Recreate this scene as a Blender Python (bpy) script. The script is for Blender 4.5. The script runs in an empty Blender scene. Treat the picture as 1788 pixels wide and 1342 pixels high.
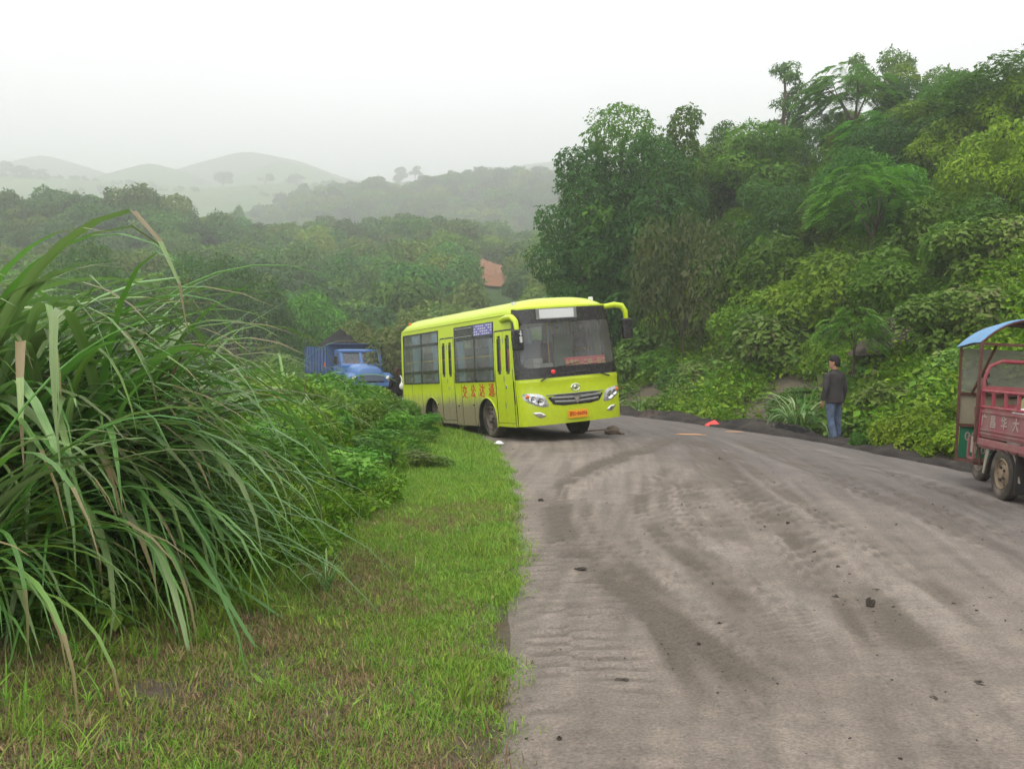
import bpy, bmesh, math, random
import numpy as np
from mathutils import Vector, Matrix, Euler

rng = np.random.default_rng(7)
random.seed(7)
R = math.radians
scene = bpy.context.scene
COL = scene.collection

# ------------------------------------------------------------------ camera
CAM_H = 1.6
cam_d = bpy.data.cameras.new('camera'); cam = bpy.data.objects.new('camera', cam_d); COL.objects.link(cam)
cam_d.sensor_width = 36.0; cam_d.lens = 35.0; cam_d.clip_end = 6000; cam_d.clip_start = 0.05
cam.location = (0, 0, CAM_H); cam.rotation_euler = (R(90 - 1.85), 0, 0)
scene.camera = cam

# ------------------------------------------------------------------ overcast sky
SUN_EL, SUN_AZ = 58.0, 215.0
w = bpy.data.worlds.new('World'); scene.world = w; w.use_nodes = True
nt = w.node_tree; nt.nodes.clear()
sky = nt.nodes.new('ShaderNodeTexSky'); sky.sky_type = 'NISHITA'; sky.sun_disc = False
sky.sun_elevation = R(SUN_EL); sky.sun_rotation = R(SUN_AZ); sky.dust_density = 6; sky.air_density = 1.0
hs = nt.nodes.new('ShaderNodeHueSaturation'); hs.inputs['Saturation'].default_value = 0.12
mixs = nt.nodes.new('ShaderNodeMixRGB'); mixs.inputs[0].default_value = 0.86
mixs.inputs[2].default_value = (12.6, 12.7, 12.9, 1)      # closed grey-white cloud deck
bg = nt.nodes.new('ShaderNodeBackground'); bg.inputs[1].default_value = 0.13
out = nt.nodes.new('ShaderNodeOutputWorld')
nt.links.new(sky.outputs[0], hs.inputs['Color']); nt.links.new(hs.outputs[0], mixs.inputs[1])
wtc = nt.nodes.new('ShaderNodeTexCoord'); wn_ = nt.nodes.new('ShaderNodeTexNoise'); wn_.inputs['Scale'].default_value = 2.2; wn_.inputs['Detail'].default_value = 5
wmp = nt.nodes.new('ShaderNodeMapping'); wmp.inputs['Scale'].default_value = (1, 1, 2.6); nt.links.new(wtc.outputs['Generated'], wmp.inputs[0]); nt.links.new(wmp.outputs[0], wn_.inputs['Vector'])
wr = nt.nodes.new('ShaderNodeMapRange'); wr.inputs[1].default_value = 0.3; wr.inputs[2].default_value = 0.7; wr.inputs[3].default_value = 0.90; wr.inputs[4].default_value = 1.08
wm = nt.nodes.new('ShaderNodeMixRGB'); wm.blend_type = 'MULTIPLY'; wm.inputs[0].default_value = 1.0
nt.links.new(wn_.outputs[0], wr.inputs[0]); nt.links.new(mixs.outputs[0], wm.inputs[1]); nt.links.new(wr.outputs[0], wm.inputs[2]); nt.links.new(wm.outputs[0], bg.inputs[0]); nt.links.new(bg.outputs[0], out.inputs[0])
sun_d = bpy.data.lights.new('sun', 'SUN'); sun_d.energy = 1.3; sun_d.angle = R(40); sun_d.color = (1.0, 0.97, 0.93)
sun = bpy.data.objects.new('sun', sun_d); COL.objects.link(sun)
sun.rotation_euler = (R(90 - SUN_EL), 0, R(180 - SUN_AZ))
HAZE_DENSITY = 0.0020
vs = scene.view_settings
vs.view_transform = 'Standard'; vs.look = 'None'; vs.exposure = 0.25; vs.gamma = 1.0
cy = scene.cycles
cy.max_bounces = 6; cy.diffuse_bounces = 2; cy.glossy_bounces = 3; cy.transmission_bounces = 6
cy.transparent_max_bounces = 12; cy.volume_bounces = 1; cy.use_denoising = True
cy.sample_clamp_indirect = 6.0; cy.use_adaptive_sampling = True; cy.adaptive_threshold = 0.012

# ------------------------------------------------------------------ helpers
def at(px, py, d):
    """a point of the photograph at depth d metres"""
    return Vector(((px - 894) / 1738 * d, d, CAM_H + (615 - py) / 1738 * d))

def link(o, parent=None):
    COL.objects.link(o)
    if parent is not None: o.parent = parent
    return o

def tag(o, label=None, cat=None, group=None, kind=None):
    if label: o['label'] = label
    if cat: o['category'] = cat
    if group: o['group'] = group
    if kind: o['kind'] = kind
    return o

def empty(name, loc=(0, 0, 0), rot=(0, 0, 0)):
    o = bpy.data.objects.new(name, None); o.empty_display_size = 0.2
    o.location = loc; o.rotation_euler = rot
    return link(o)

def copy_tree(o, parent=None):
    c = o.copy(); link(c, parent)
    for ch in o.children: copy_tree(ch, c)
    return c

class MB:
    """collects geometry for one mesh"""
    def __init__(s): s.v = []; s.f = []
    def add(s, vs_, fs):
        n = len(s.v); s.v += [tuple(p) for p in vs_]; s.f += [tuple(i + n for i in f) for f in fs]; return s
    def box(s, x0, x1, y0, y1, z0, z1):
        return s.add([(x0,y0,z0),(x1,y0,z0),(x1,y1,z0),(x0,y1,z0),(x0,y0,z1),(x1,y0,z1),(x1,y1,z1),(x0,y1,z1)],
                     [(0,3,2,1),(4,5,6,7),(0,1,5,4),(1,2,6,5),(2,3,7,6),(3,0,4,7)])
    def bar(s, a, b, wx, wz=None):
        """square bar from a to b"""
        wz = wz or wx; a = Vector(a); b = Vector(b); d = (b - a).normalized()
        u = d.cross(Vector((0, 0, 1)))
        if u.length < 1e-3: u = Vector((1, 0, 0))
        u.normalize(); t = u.cross(d)
        P = []
        for p in (a, b):
            for i, j in ((-1, -1), (1, -1), (1, 1), (-1, 1)): P.append(p + u * (i * wx / 2) + t * (j * wz / 2))
        return s.add(P, [(0,1,2,3)[::-1],(4,5,6,7),(0,1,5,4),(1,2,6,5),(2,3,7,6),(3,0,4,7)])
    def tube(s, pts, r, n=8, cap=True):
        pts = [Vector(p) for p in pts]; k = len(pts)
        rs = r if hasattr(r, '__len__') else [r] * k
        prev = None; P = []; Fc = []
        for i, p in enumerate(pts):
            d = (pts[min(i + 1, k - 1)] - pts[max(i - 1, 0)]).normalized()
            if prev is None:
                u = d.cross(Vector((0, 0, 1)));
                if u.length < 1e-3: u = Vector((1, 0, 0))
            else: u = prev - d * prev.dot(d)
            u.normalize(); prev = u; t = d.cross(u)
            for j in range(n):
                a = 2 * math.pi * j / n; P.append(p + (u * math.cos(a) + t * math.sin(a)) * rs[i])
        for i in range(k - 1):
            for j in range(n):
                j2 = (j + 1) % n; Fc.append((i*n + j, i*n + j2, (i+1)*n + j2, (i+1)*n + j))
        if cap: Fc.append(tuple(range(n))[::-1]); Fc.append(tuple((k-1)*n + j for j in range(n)))
        return s.add(P, Fc)
    def loft(s, rings, cap=True):
        n = len(rings[0]); P = [p for r in rings for p in r]; Fc = []
        for i in range(len(rings) - 1):
            for j in range(n):
                j2 = (j + 1) % n; Fc.append((i*n + j, i*n + j2, (i+1)*n + j2, (i+1)*n + j))
        if cap: Fc.append(tuple(range(n))[::-1]); Fc.append(tuple((len(rings)-1)*n + j for j in range(n)))
        return s.add(P, Fc)
    def lathe(s, prof, axis='x', n=28, c=(0, 0, 0)):
        """prof: (radius, along-axis) pairs"""
        P = []; k = len(prof); Fc = []
        for r, h in prof:
            for j in range(n):
                a = 2 * math.pi * j / n; q = (r * math.cos(a), r * math.sin(a))
                if axis == 'x': p = (h, q[0], q[1])
                elif axis == 'y': p = (q[0], h, q[1])
                else: p = (q[0], q[1], h)
                P.append((p[0] + c[0], p[1] + c[1], p[2] + c[2]))
        for i in range(k - 1):
            for j in range(n):
                j2 = (j + 1) % n; Fc.append((i*n + j, i*n + j2, (i+1)*n + j2, (i+1)*n + j))
        return s.add(P, Fc)
    def grid(s, fn, us, vs_, skip=None):
        P = [fn(u, v) for v in vs_ for u in us]; n = len(us); Fc = []
        for j in range(len(vs_) - 1):
            for i in range(n - 1):
                if skip and skip((us[i] + us[i+1]) / 2, (vs_[j] + vs_[j+1]) / 2): continue
                Fc.append((j*n + i, j*n + i + 1, (j+1)*n + i + 1, (j+1)*n + i))
        return s.add(P, Fc)
    def ellipsoid(s, c, r, nu=16, nv=10):
        rings = []
        for i in range(nv + 1):
            a = -math.pi / 2 + math.pi * i / nv; cr = max(math.cos(a), 0.02)
            rings.append([(c[0] + r[0]*cr*math.cos(2*math.pi*j/nu), c[1] + r[1]*cr*math.sin(2*math.pi*j/nu), c[2] + r[2]*math.sin(a)) for j in range(nu)])
        return s.loft(rings)
    def mesh(s, name, bevel=0, seg=2, solid=0):
        me = bpy.data.meshes.new(name); me.from_pydata(s.v, [], s.f); me.update()
        bm = bmesh.new(); bm.from_mesh(me)
        bmesh.ops.remove_doubles(bm, verts=bm.verts, dist=1e-5)
        loose = [v for v in bm.verts if not v.link_faces]
        if loose: bmesh.ops.delete(bm, geom=loose, context='VERTS')
        bmesh.ops.recalc_face_normals(bm, faces=bm.faces)
        if solid:
            bmesh.ops.solidify(bm, geom=list(bm.faces), thickness=solid)
        if bevel:
            ed = [e for e in bm.edges if len(e.link_faces) == 2 and e.calc_face_angle(0) > 0.5]
            bmesh.ops.bevel(bm, geom=ed, offset=bevel, segments=seg, affect='EDGES', clamp_overlap=True, profile=0.6)
        bm.to_mesh(me); bm.free(); return me
    def build(s, name, mat, parent=None, smooth=False, bevel=0, seg=2, solid=0):
        me = s.mesh(name, bevel, seg, solid)
        me.materials.append(mat)
        if smooth: shade(me)
        o = bpy.data.objects.new(name, me); return link(o, parent)

def shade(me, ang=38):
    me.polygons.foreach_set('use_smooth', [True] * len(me.polygons))
    try: me.set_sharp_from_angle(angle=R(ang))
    except Exception: pass

def np_mesh(name, V, F4=None, F3=None, tint=None, mat=None):
    """V (n,3); quads (m,4); tris (k,3); tint per face"""
    me = bpy.data.meshes.new(name)
    V = np.asarray(V, np.float32)
    loops = []; starts = []; pos = 0
    F4 = np.zeros((0, 4), int) if F4 is None else np.asarray(F4); F3 = np.zeros((0, 3), int) if F3 is None else np.asarray(F3)
    me.vertices.add(len(V)); me.vertices.foreach_set('co', V.ravel())
    L = np.concatenate([F4.ravel(), F3.ravel()]).astype(np.int32)
    me.loops.add(len(L)); me.loops.foreach_set('vertex_index', L)
    st = np.concatenate([np.arange(len(F4)) * 4, len(F4) * 4 + np.arange(len(F3)) * 3]).astype(np.int32)
    me.polygons.add(len(st)); me.polygons.foreach_set('loop_start', st)
    me.update(calc_edges=True)
    if tint is not None:
        a = me.attributes.new('tint', 'FLOAT', 'FACE'); a.data.foreach_set('value', np.asarray(tint, np.float32))
    if mat: me.materials.append(mat)
    return me

# ------------------------------------------------------------------ materials
def mat_new(name):
    m = bpy.data.materials.new(name); m.use_nodes = True
    nt = m.node_tree; b = nt.nodes['Principled BSDF']
    return m, nt, b

def N(nt, t, **kw):
    n = nt.nodes.new(t)
    for k, v in kw.items(): setattr(n, k, v)
    return n

def ramp(nt, fac, stops):
    r = N(nt, 'ShaderNodeValToRGB')
    els = r.color_ramp.elements
    while len(els) < len(stops): els.new(0.5)
    for e, (p, c) in zip(els, stops):
        e.position = p; e.color = (*c, 1) if len(c) == 3 else c
    nt.links.new(fac, r.inputs[0]); return r

def noise(nt, scale, detail=4, rough=0.6, vec=None):
    n = N(nt, 'ShaderNodeTexNoise'); n.inputs['Scale'].default_value = scale; n.inputs['Detail'].default_value = detail
    n.inputs['Roughness'].default_value = rough
    if vec is not None: nt.links.new(vec, n.inputs['Vector'])
    return n

def mixc(nt, fac, a, b, mode='MIX'):
    m = N(nt, 'ShaderNodeMixRGB', blend_type=mode)
    for i, x in ((0, fac), (1, a), (2, b)):
        if hasattr(x, 'is_linked') or isinstance(x, bpy.types.NodeSocket): nt.links.new(x, m.inputs[i])
        elif isinstance(x, (int, float)): m.inputs[i].default_value = x
        else: m.inputs[i].default_value = (*x, 1)
    return m.outputs[0]

def paint(name, col, rough=0.45, metal=0.0, grime=0.25, grime_col=(0.16, 0.13, 0.10), scale=3.0, coat=0.0, spec=0.5):
    """a surface colour with some dirt and uneven gloss"""
    m, nt, b = mat_new(name)
    tc = N(nt, 'ShaderNodeTexCoord')
    n1 = noise(nt, scale, 6, 0.65, tc.outputs['Object']); n2 = noise(nt, scale * 7, 3, 0.6, tc.outputs['Object'])
    f = ramp(nt, n1.outputs[0], [(0.42, (0, 0, 0)), (0.75, (grime, grime, grime))])
    c = mixc(nt, f.outputs[0], col, grime_col)
    c = mixc(nt, 0.12, c, n2.outputs[0], 'OVERLAY')
    nt.links.new(c, b.inputs['Base Color'])
    rr = ramp(nt, n2.outputs[0], [(0.3, (rough * 0.85,) * 3), (0.7, (min(1, rough * 1.25),) * 3)])
    nt.links.new(rr.outputs[0], b.inputs['Roughness'])
    b.inputs['Metallic'].default_value = metal; b.inputs['Coat Weight'].default_value = coat
    b.inputs['Specular IOR Level'].default_value = spec
    return m

def glass(name, tint=(0.75, 0.8, 0.8), alpha=0.22, rough=0.03):
    """thin dusty pane: part clear, part reflecting, a film of dust paled to paint in sky sheen"""
    m, nt, b = mat_new(name)
    nt.nodes.remove(b)
    o = nt.nodes['Material Output']
    tr = N(nt, 'ShaderNodeBsdfTransparent'); tr.inputs[0].default_value = (*tint, 1)
    gl = N(nt, 'ShaderNodeBsdfGlossy'); gl.inputs['Roughness'].default_value = rough; gl.inputs['Color'].default_value = (0.9, 0.95, 1, 1)
    df = N(nt, 'ShaderNodeBsdfDiffuse'); df.inputs[0].default_value = (0.50, 0.49, 0.46, 1)  # dust colour, lightened so the film also imitates reflected sky
    fr = N(nt, 'ShaderNodeFresnel'); fr.inputs[0].default_value = 1.5
    mx = N(nt, 'ShaderNodeMixShader'); nt.links.new(fr.outputs[0], mx.inputs[0]); nt.links.new(tr.outputs[0], mx.inputs[1]); nt.links.new(gl.outputs[0], mx.inputs[2])
    n1 = noise(nt, 2.5, 5, 0.6); rp = ramp(nt, n1.outputs[0], [(0.3, (alpha * 0.6,) * 3), (0.75, (alpha * 1.5,) * 3)])
    m2 = N(nt, 'ShaderNodeMixShader'); nt.links.new(rp.outputs[0], m2.inputs[0]); nt.links.new(mx.outputs[0], m2.inputs[1]); nt.links.new(df.outputs[0], m2.inputs[2])
    nt.links.new(m2.outputs[0], o.inputs['Surface'])
    return m

def leaf_mat(name, c_lo, c_hi, var=0.12, trans=0.3, rough=0.5, dry=None, dry_amt=0.0, spec=0.18):
    """leaf: colour by leaf and by plant, some light passes through"""
    m, nt, b = mat_new(name)
    at_ = N(nt, 'ShaderNodeAttribute', attribute_name='tint')
    oi = N(nt, 'ShaderNodeObjectInfo')
    c = mixc(nt, at_.outputs['Fac'], c_lo, c_hi)
    if dry:
        k = ramp(nt, at_.outputs['Fac'], [(max(0.0, 0.98 - dry_amt), (0, 0, 0)), (1.0, (1, 1, 1))])
        c = mixc(nt, k.outputs[0], c, dry)
    h = N(nt, 'ShaderNodeHueSaturation')
    mr = N(nt, 'ShaderNodeMapRange'); mr.inputs[3].default_value = 0.5 - var * 0.22; mr.inputs[4].default_value = 0.5 + var * 0.18
    nt.links.new(oi.outputs['Random'], mr.inputs[0]); nt.links.new(mr.outputs[0], h.inputs['Hue'])
    wn = N(nt, 'ShaderNodeTexWhiteNoise', noise_dimensions='1D'); nt.links.new(oi.outputs['Random'], wn.inputs['W'])
    mv = N(nt, 'ShaderNodeMapRange'); mv.inputs[3].default_value = 1 - var * 2.2; mv.inputs[4].default_value = 1 + var * 2.2
    nt.links.new(wn.outputs['Value'], mv.inputs[0]); nt.links.new(mv.outputs[0], h.inputs['Value'])
    nt.links.new(c, h.inputs['Color'])
    nt.links.new(h.outputs[0], b.inputs['Base Color']); b.inputs['Roughness'].default_value = rough
    b.inputs['Specular IOR Level'].default_value = spec
    t = N(nt, 'ShaderNodeBsdfTranslucent')
    tcol = mixc(nt, 0.5, h.outputs[0], (0.13, 0.36, 0.015), 'MIX')
    nt.links.new(tcol, t.inputs[0])
    mx = N(nt, 'ShaderNodeMixShader'); mx.inputs[0].default_value = trans
    nt.links.new(b.outputs[0], mx.inputs[1]); nt.links.new(t.outputs[0], mx.inputs[2])
    nt.links.new(mx.outputs[0], nt.nodes['Material Output'].inputs['Surface'])
    return m

def text_mesh(name, body, size, mat, shear=0.0, depth=0.002, squash=1.0, bold=0.0):
    """lettering in the x-z plane facing -y, centred on the origin"""
    c = bpy.data.curves.new(name, 'FONT'); c.body = body; c.size = size; c.shear = shear; c.extrude = depth
    c.align_x = 'CENTER'; c.align_y = 'CENTER'; c.offset = bold; c.resolution_u = 2
    o = bpy.data.objects.new(name + '_src', c)
    me = bpy.data.meshes.new_from_object(o)
    bpy.data.objects.remove(o)
    me.transform(Matrix.Rotation(R(90), 4, 'X') @ Matrix.Diagonal((squash, 1, 1, 1)))
    me.materials.clear(); me.materials.append(mat); me.name = name
    return me

def bake(o):
    """apply modifiers of a linked object, return the mesh"""
    dg = bpy.context.evaluated_depsgraph_get(); dg.update()
    me = bpy.data.meshes.new_from_object(o.evaluated_get(dg)); return me

def scatter(name, P, S, ROT, IDX, sources):
    """one object whose geometry nodes stand the source plants on points"""
    me = bpy.data.meshes.new(name); P = np.asarray(P, np.float32)
    me.vertices.add(len(P)); me.vertices.foreach_set('co', P.ravel())
    a = me.attributes.new('scl', 'FLOAT_VECTOR', 'POINT'); S = np.asarray(S, np.float32)
    if S.ndim == 1: S = np.repeat(S[:, None], 3, 1)
    a.data.foreach_set('vector', np.ascontiguousarray(S).ravel())
    a = me.attributes.new('rot', 'FLOAT_VECTOR', 'POINT'); a.data.foreach_set('vector', np.asarray(ROT, np.float32).ravel())
    a = me.attributes.new('idx', 'INT', 'POINT'); a.data.foreach_set('value', np.asarray(IDX, np.int32))
    me.update()
    o = link(bpy.data.objects.new(name, me))
    ng = bpy.data.node_groups.new(name + '_nodes', 'GeometryNodeTree')
    ng.interface.new_socket('Geometry', in_out='INPUT', socket_type='NodeSocketGeometry')
    ng.interface.new_socket('Geometry', in_out='OUTPUT', socket_type='NodeSocketGeometry')
    gi = ng.nodes.new('NodeGroupInput'); go = ng.nodes.new('NodeGroupOutput')
    iop = ng.nodes.new('GeometryNodeInstanceOnPoints'); iop.inputs['Pick Instance'].default_value = True
    jn = ng.nodes.new('GeometryNodeJoinGeometry')
    for s in reversed(sources):
        oi = ng.nodes.new('GeometryNodeObjectInfo'); oi.inputs['Object'].default_value = s; oi.inputs['As Instance'].default_value = True
        ng.links.new(oi.outputs['Geometry'], jn.inputs[0])
    def attr(nm, dt):
        n = ng.nodes.new('GeometryNodeInputNamedAttribute'); n.data_type = dt; n.inputs['Name'].default_value = nm
        return n.outputs['Attribute']
    e2r = ng.nodes.new('FunctionNodeEulerToRotation')
    ng.links.new(attr('rot', 'FLOAT_VECTOR'), e2r.inputs[0])
    ng.links.new(gi.outputs[0], iop.inputs['Points']); ng.links.new(jn.outputs[0], iop.inputs['Instance'])
    ng.links.new(attr('idx', 'INT'), iop.inputs['Instance Index'])
    ng.links.new(e2r.outputs[0], iop.inputs['Rotation']); ng.links.new(attr('scl', 'FLOAT_VECTOR'), iop.inputs['Scale'])
    ng.links.new(iop.outputs[0], go.inputs[0])
    md = o.modifiers.new('scatter', 'NODES'); md.node_group = ng
    return o

def source(name, me):
    return bpy.data.objects.new(name, me)     # never linked: only lends its shape to a scatter

# smooth value noise on numpy arrays
_perm = rng.random((64, 64))
def vnoise(x, y, scale=1.0, seed=0):
    x = np.asarray(x, float) / scale + seed * 7.13; y = np.asarray(y, float) / scale + seed * 3.71
    xi = np.floor(x).astype(int); yi = np.floor(y).astype(int); fx = x - xi; fy = y - yi
    fx = fx * fx * (3 - 2 * fx); fy = fy * fy * (3 - 2 * fy)
    g = lambda i, j: _perm[i % 64, j % 64]
    return (g(xi, yi) * (1 - fx) + g(xi + 1, yi) * fx) * (1 - fy) + (g(xi, yi + 1) * (1 - fx) + g(xi + 1, yi + 1) * fx) * fy
def fbm(x, y, scale=1.0, seed=0, o=4):
    t = 0; a = 0.5
    for k in range(o): t = t + a * vnoise(x, y, scale / 2**k, seed + k); a *= 0.5
    return t / (1 - 0.5**o)
def sstep(a, b, x):
    t = np.clip((np.asarray(x, float) - a) / (b - a), 0, 1); return t * t * (3 - 2 * t)
# ================================================================== land
LEFT = np.array([(-0.05,-8),(-0.05,3.8),(0.02,5.5),(0.05,7.2),(0.06,9.8),(-0.07,12.9),(-0.3,16.4),(-0.85,19.2),(-1.7,22.5),(-3.1,27),(-5.2,32),(-8.2,37.5),(-12.5,42),(-21,48),(-45,58)], float)
RIGHT = np.array([(6.5,-8),(6.5,6),(6.4,10.5),(6.05,13.6),(5.5,17.4),(4.8,20.6),(4.0,24.2),(3.0,27.5),(1.8,32),(0.2,36.5),(-2.5,42),(-6.2,47),(-12,52),(-22,57.5),(-45,67)], float)

def resample(P, step=0.25):
    d = np.r_[0, np.cumsum(np.hypot(*np.diff(P, axis=0).T))]
    # smooth with a small moving average after dense resampling
    s = np.arange(0, d[-1], step); Q = np.c_[np.interp(s, d, P[:,0]), np.interp(s, d, P[:,1])]
    k = 9; pad = np.pad(Q, ((k//2, k//2), (0, 0)), mode='edge')
    return np.c_[np.convolve(pad[:,0], np.ones(k)/k, 'valid'), np.convolve(pad[:,1], np.ones(k)/k, 'valid')]
LEFT_F, RIGHT_F = resample(LEFT), resample(RIGHT)

def sdist(x, y, P):
    """signed distance to a polyline; positive on its left"""
    x = np.asarray(x, float).ravel(); y = np.asarray(y, float).ravel()
    best = np.full(x.shape, 1e9); sg = np.ones(x.shape)
    A = P[:-1]; B = P[1:]
    for a, b in zip(A, B):
        d = b - a; L = d @ d
        t = np.clip(((x - a[0]) * d[0] + (y - a[1]) * d[1]) / L, 0, 1)
        dx = x - a[0] - t * d[0]; dy = y - a[1] - t * d[1]; q = dx*dx + dy*dy
        c = d[0] * (y - a[1]) - d[1] * (x - a[0])
        m = q < best; best = np.where(m, q, best); sg = np.where(m, np.sign(c), sg)
    return np.sqrt(best) * np.where(sg == 0, 1, sg)

def road_z(y):
    y = np.asarray(y, float); t = np.maximum(0, y - 17.0)
    return -0.016 * t * t / (t + 2.0)

LEFT_C, RIGHT_C = LEFT, RIGHT
def ground_z(x, y):
    shp = np.shape(x); x = np.asarray(x, float).ravel(); y = np.asarray(y, float).ravel()
    sl = sdist(x, y, LEFT_C); sr = -sdist(x, y, RIGHT_C)
    zr = road_z(y)
    n1 = fbm(x, y, 1.6, 1) - 0.5; n2 = fbm(x, y, 9.0, 5) - 0.5
    zl = 0.045 * sstep(-0.05, 0.2, sl) + 0.10 * sstep(0.3, 2.2, sl) + 0.10 * n1 * sstep(0.2, 1.5, sl)
    zl -= 0.10 * np.clip(sl - 3.2, 0, 22) * sstep(2.5, 6, sl)
    hb = 0.50 * np.clip(sr - 1.9, 0, 4.4) + 0.66 * np.clip(sr - 6.0, 0, 14) + 0.15 * np.clip(sr - 20, 0, 14)
    m = sstep(-3.0, 5.5, x - 0.075 * y) * (1 - sstep(52, 70, x)) * (1 - sstep(78, 100, y))
    zb = -0.20 * sstep(0.05, 0.9, sr) + hb * m + (0.35 * n1 + 1.6 * n2 * sstep(4, 12, sr)) * sstep(1.2, 3.5, sr) * np.maximum(m, 0.25)
    zb -= 2.2 * (1 - m) * sstep(1.5, 14, sr)
    z = np.where(sl > -0.05, zr + zl, np.where(sr > 0, zr + zb, zr - 0.07))
    return z.reshape(shp)
def gz(x, y): return float(ground_z(np.array([x]), np.array([y]))[0])

# ---- materials of the land
def soil_mat(name, c1, c2, c3, scale=1.2, bump=0.6):
    m, nt, b = mat_new(name)
    tc = N(nt, 'ShaderNodeTexCoord')
    a = noise(nt, scale, 7, 0.65, tc.outputs['Object']); g = noise(nt, scale * 22, 5, 0.7, tc.outputs['Object'])
    c = ramp(nt, a.outputs[0], [(0.3, c1), (0.52, c2), (0.72, c3)])
    cc = mixc(nt, 0.45, c.outputs[0], g.outputs[0], 'OVERLAY')
    nt.links.new(cc, b.inputs['Base Color']); b.inputs['Roughness'].default_value = 0.92
    b.inputs['Specular IOR Level'].default_value = 0.2
    bp = N(nt, 'ShaderNodeBump'); bp.inputs['Strength'].default_value = bump; bp.inputs['Distance'].default_value = 0.04
    nt.links.new(g.outputs[0], bp.inputs['Height']); nt.links.new(bp.outputs[0], b.inputs['Normal'])
    return m
M_soil = soil_mat('soil', (0.070, 0.058, 0.040), (0.115, 0.092, 0.066), (0.085, 0.100, 0.035))
M_hill = soil_mat('hill_grass', (0.025, 0.055, 0.010), (0.045, 0.10, 0.016), (0.07, 0.14, 0.03), 0.06, 0.3)
M_field = soil_mat('field_grass', (0.055, 0.11, 0.025), (0.10, 0.18, 0.04), (0.17, 0.25, 0.075), 0.035, 0.2)
M_scar = soil_mat('red_earth', (0.20, 0.09, 0.045), (0.30, 0.14, 0.07), (0.24, 0.13, 0.07), 0.5, 0.5)

def grid_mesh(name, xs, ys, zf, mat):
    X, Y = np.meshgrid(xs, ys); Z = zf(X, Y)
    V = np.c_[X.ravel(), Y.ravel(), Z.ravel()]; n = len(xs); m = len(ys)
    i = (np.arange(m-1)[:,None] * n + np.arange(n-1)[None,:]).ravel()
    me = np_mesh(name, V, np.c_[i, i+1, i+n+1, i+n], mat=mat); shade(me, 80); return me

xs = np.r_[np.linspace(-75, -9, 45), np.arange(-8.8, 10, 0.22), np.linspace(10.2, 30, 34), np.linspace(31, 80, 36)]
ys = np.r_[np.linspace(-12, 1.5, 14), np.arange(1.8, 28, 0.22), np.linspace(28.3, 60, 60), np.linspace(61, 110, 34)]
ground = link(bpy.data.objects.new('ground', grid_mesh('ground', xs, ys, ground_z, M_soil)))
tag(ground, kind='structure')
# the plain the hills stand on, out to the horizon
pl = MB(); pl.box(-1500, 1500, -250, 1700, -9, -8)
plain = tag(pl.build('terrain', M_field), kind='structure')

# ---- road
def at_ground(px, py): d = CAM_H * 1738 / (py - 615); return ((px - 894) / 1738 * d, d)
def zp(zx, zy): return at_ground(900 + zx / 2.0135, 740 + zy / 2.0135)     # measured on an enlarged view of the road
TRACKS = [  # (points, half width, strength)
    ([(480,95),(250,165),(150,240),(155,350),(200,450),(300,540),(430,635),(560,720),(700,800),(850,900),(960,1000),(1100,1150),(1200,1260)], 0.10, 1.0),
    ([(410,600),(470,680),(560,800),(640,960),(740,1150),(790,1300)], 0.055, 0.9),
    ([(300,440),(420,530),(600,720),(760,830)], 0.08, 0.55),
    ([(560,150),(440,260),(425,320),(480,400),(620,500),(740,600),(850,700),(1000,840),(1200,1050)], 0.09, 0.75),
    ([(575,190),(590,250),(650,330),(740,430),(830,520)], 0.12, 0.7),
    ([(640,60),(740,170),(860,290),(1100,500),(1300,690),(1500,880),(1720,1090),(1900,1260)], 0.16, 0.75),
    ([(700,80),(900,220),(1180,420),(1500,640),(1900,930)], 0.10, 0.55),
    ([(760,60),(1000,160),(1400,330),(1900,560)], 0.14, 0.5),
    ([(870,60),(1200,150),(1600,270),(1900,380)], 0.2, 0.45),
    ([(330,330),(420,430),(520,560),(700,690),(830,740)], 0.05, 0.4),
    ([(620,480),(800,610),(980,770),(1150,960),(1350,1220)], 0.05, 0.45),
    ([(900,330),(1080,560),(1230,800),(1330,1000),(1500,1280)], 0.05, 0.5),
    ([(250,170),(420,120),(600,40)], 0.2, 0.6),
    ([(930,430),(1040,520),(1200,650)], 0.06, -0.6),
    ([(430,440),(560,560),(700,740),(820,900),(900,1060)], 0.10, -0.5),
    ([(180,300),(240,230),(420,150),(560,130)], 0.16, -0.6),
    ([(560,230),(720,420),(900,620),(1100,820),(1300,1050)], 0.13, -0.5),
    ([(1110,400),(1350,620),(1600,830),(1850,1080)], 0.12, -0.6),
    ([(820,330),(1000,500),(1180,700)], 0.10, -0.4),
    ([(40,500),(120,700),(180,950),(230,1250)], 0.35, -0.25),
]
ny = np.r_[np.arange(-7.5, 2.8, 0.4), np.arange(2.9, 8.6, 0.036), np.arange(8.6, 15, 0.075), np.arange(15, 30, 0.2), np.arange(30, 100, 0.8)]
def by_len(P, s0):   # point of an edge by travel along the road, the same stations on both edges
    d = np.r_[0, np.cumsum(np.hypot(*np.diff(P, axis=0).T))]; return d
dl = by_len(LEFT_F, 0); dr = by_len(RIGHT_F, 0)
tt = (ny + 7.5) / (ny[-1] + 7.5)
sl_ = tt * dl[-1] * 0.985; sr_ = tt * dr[-1] * 0.985
# stations share y on the straight piece, then fan out round the bend
Lx, Ly = np.interp(sl_, dl, LEFT_F[:,0]), np.interp(sl_, dl, LEFT_F[:,1])
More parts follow.
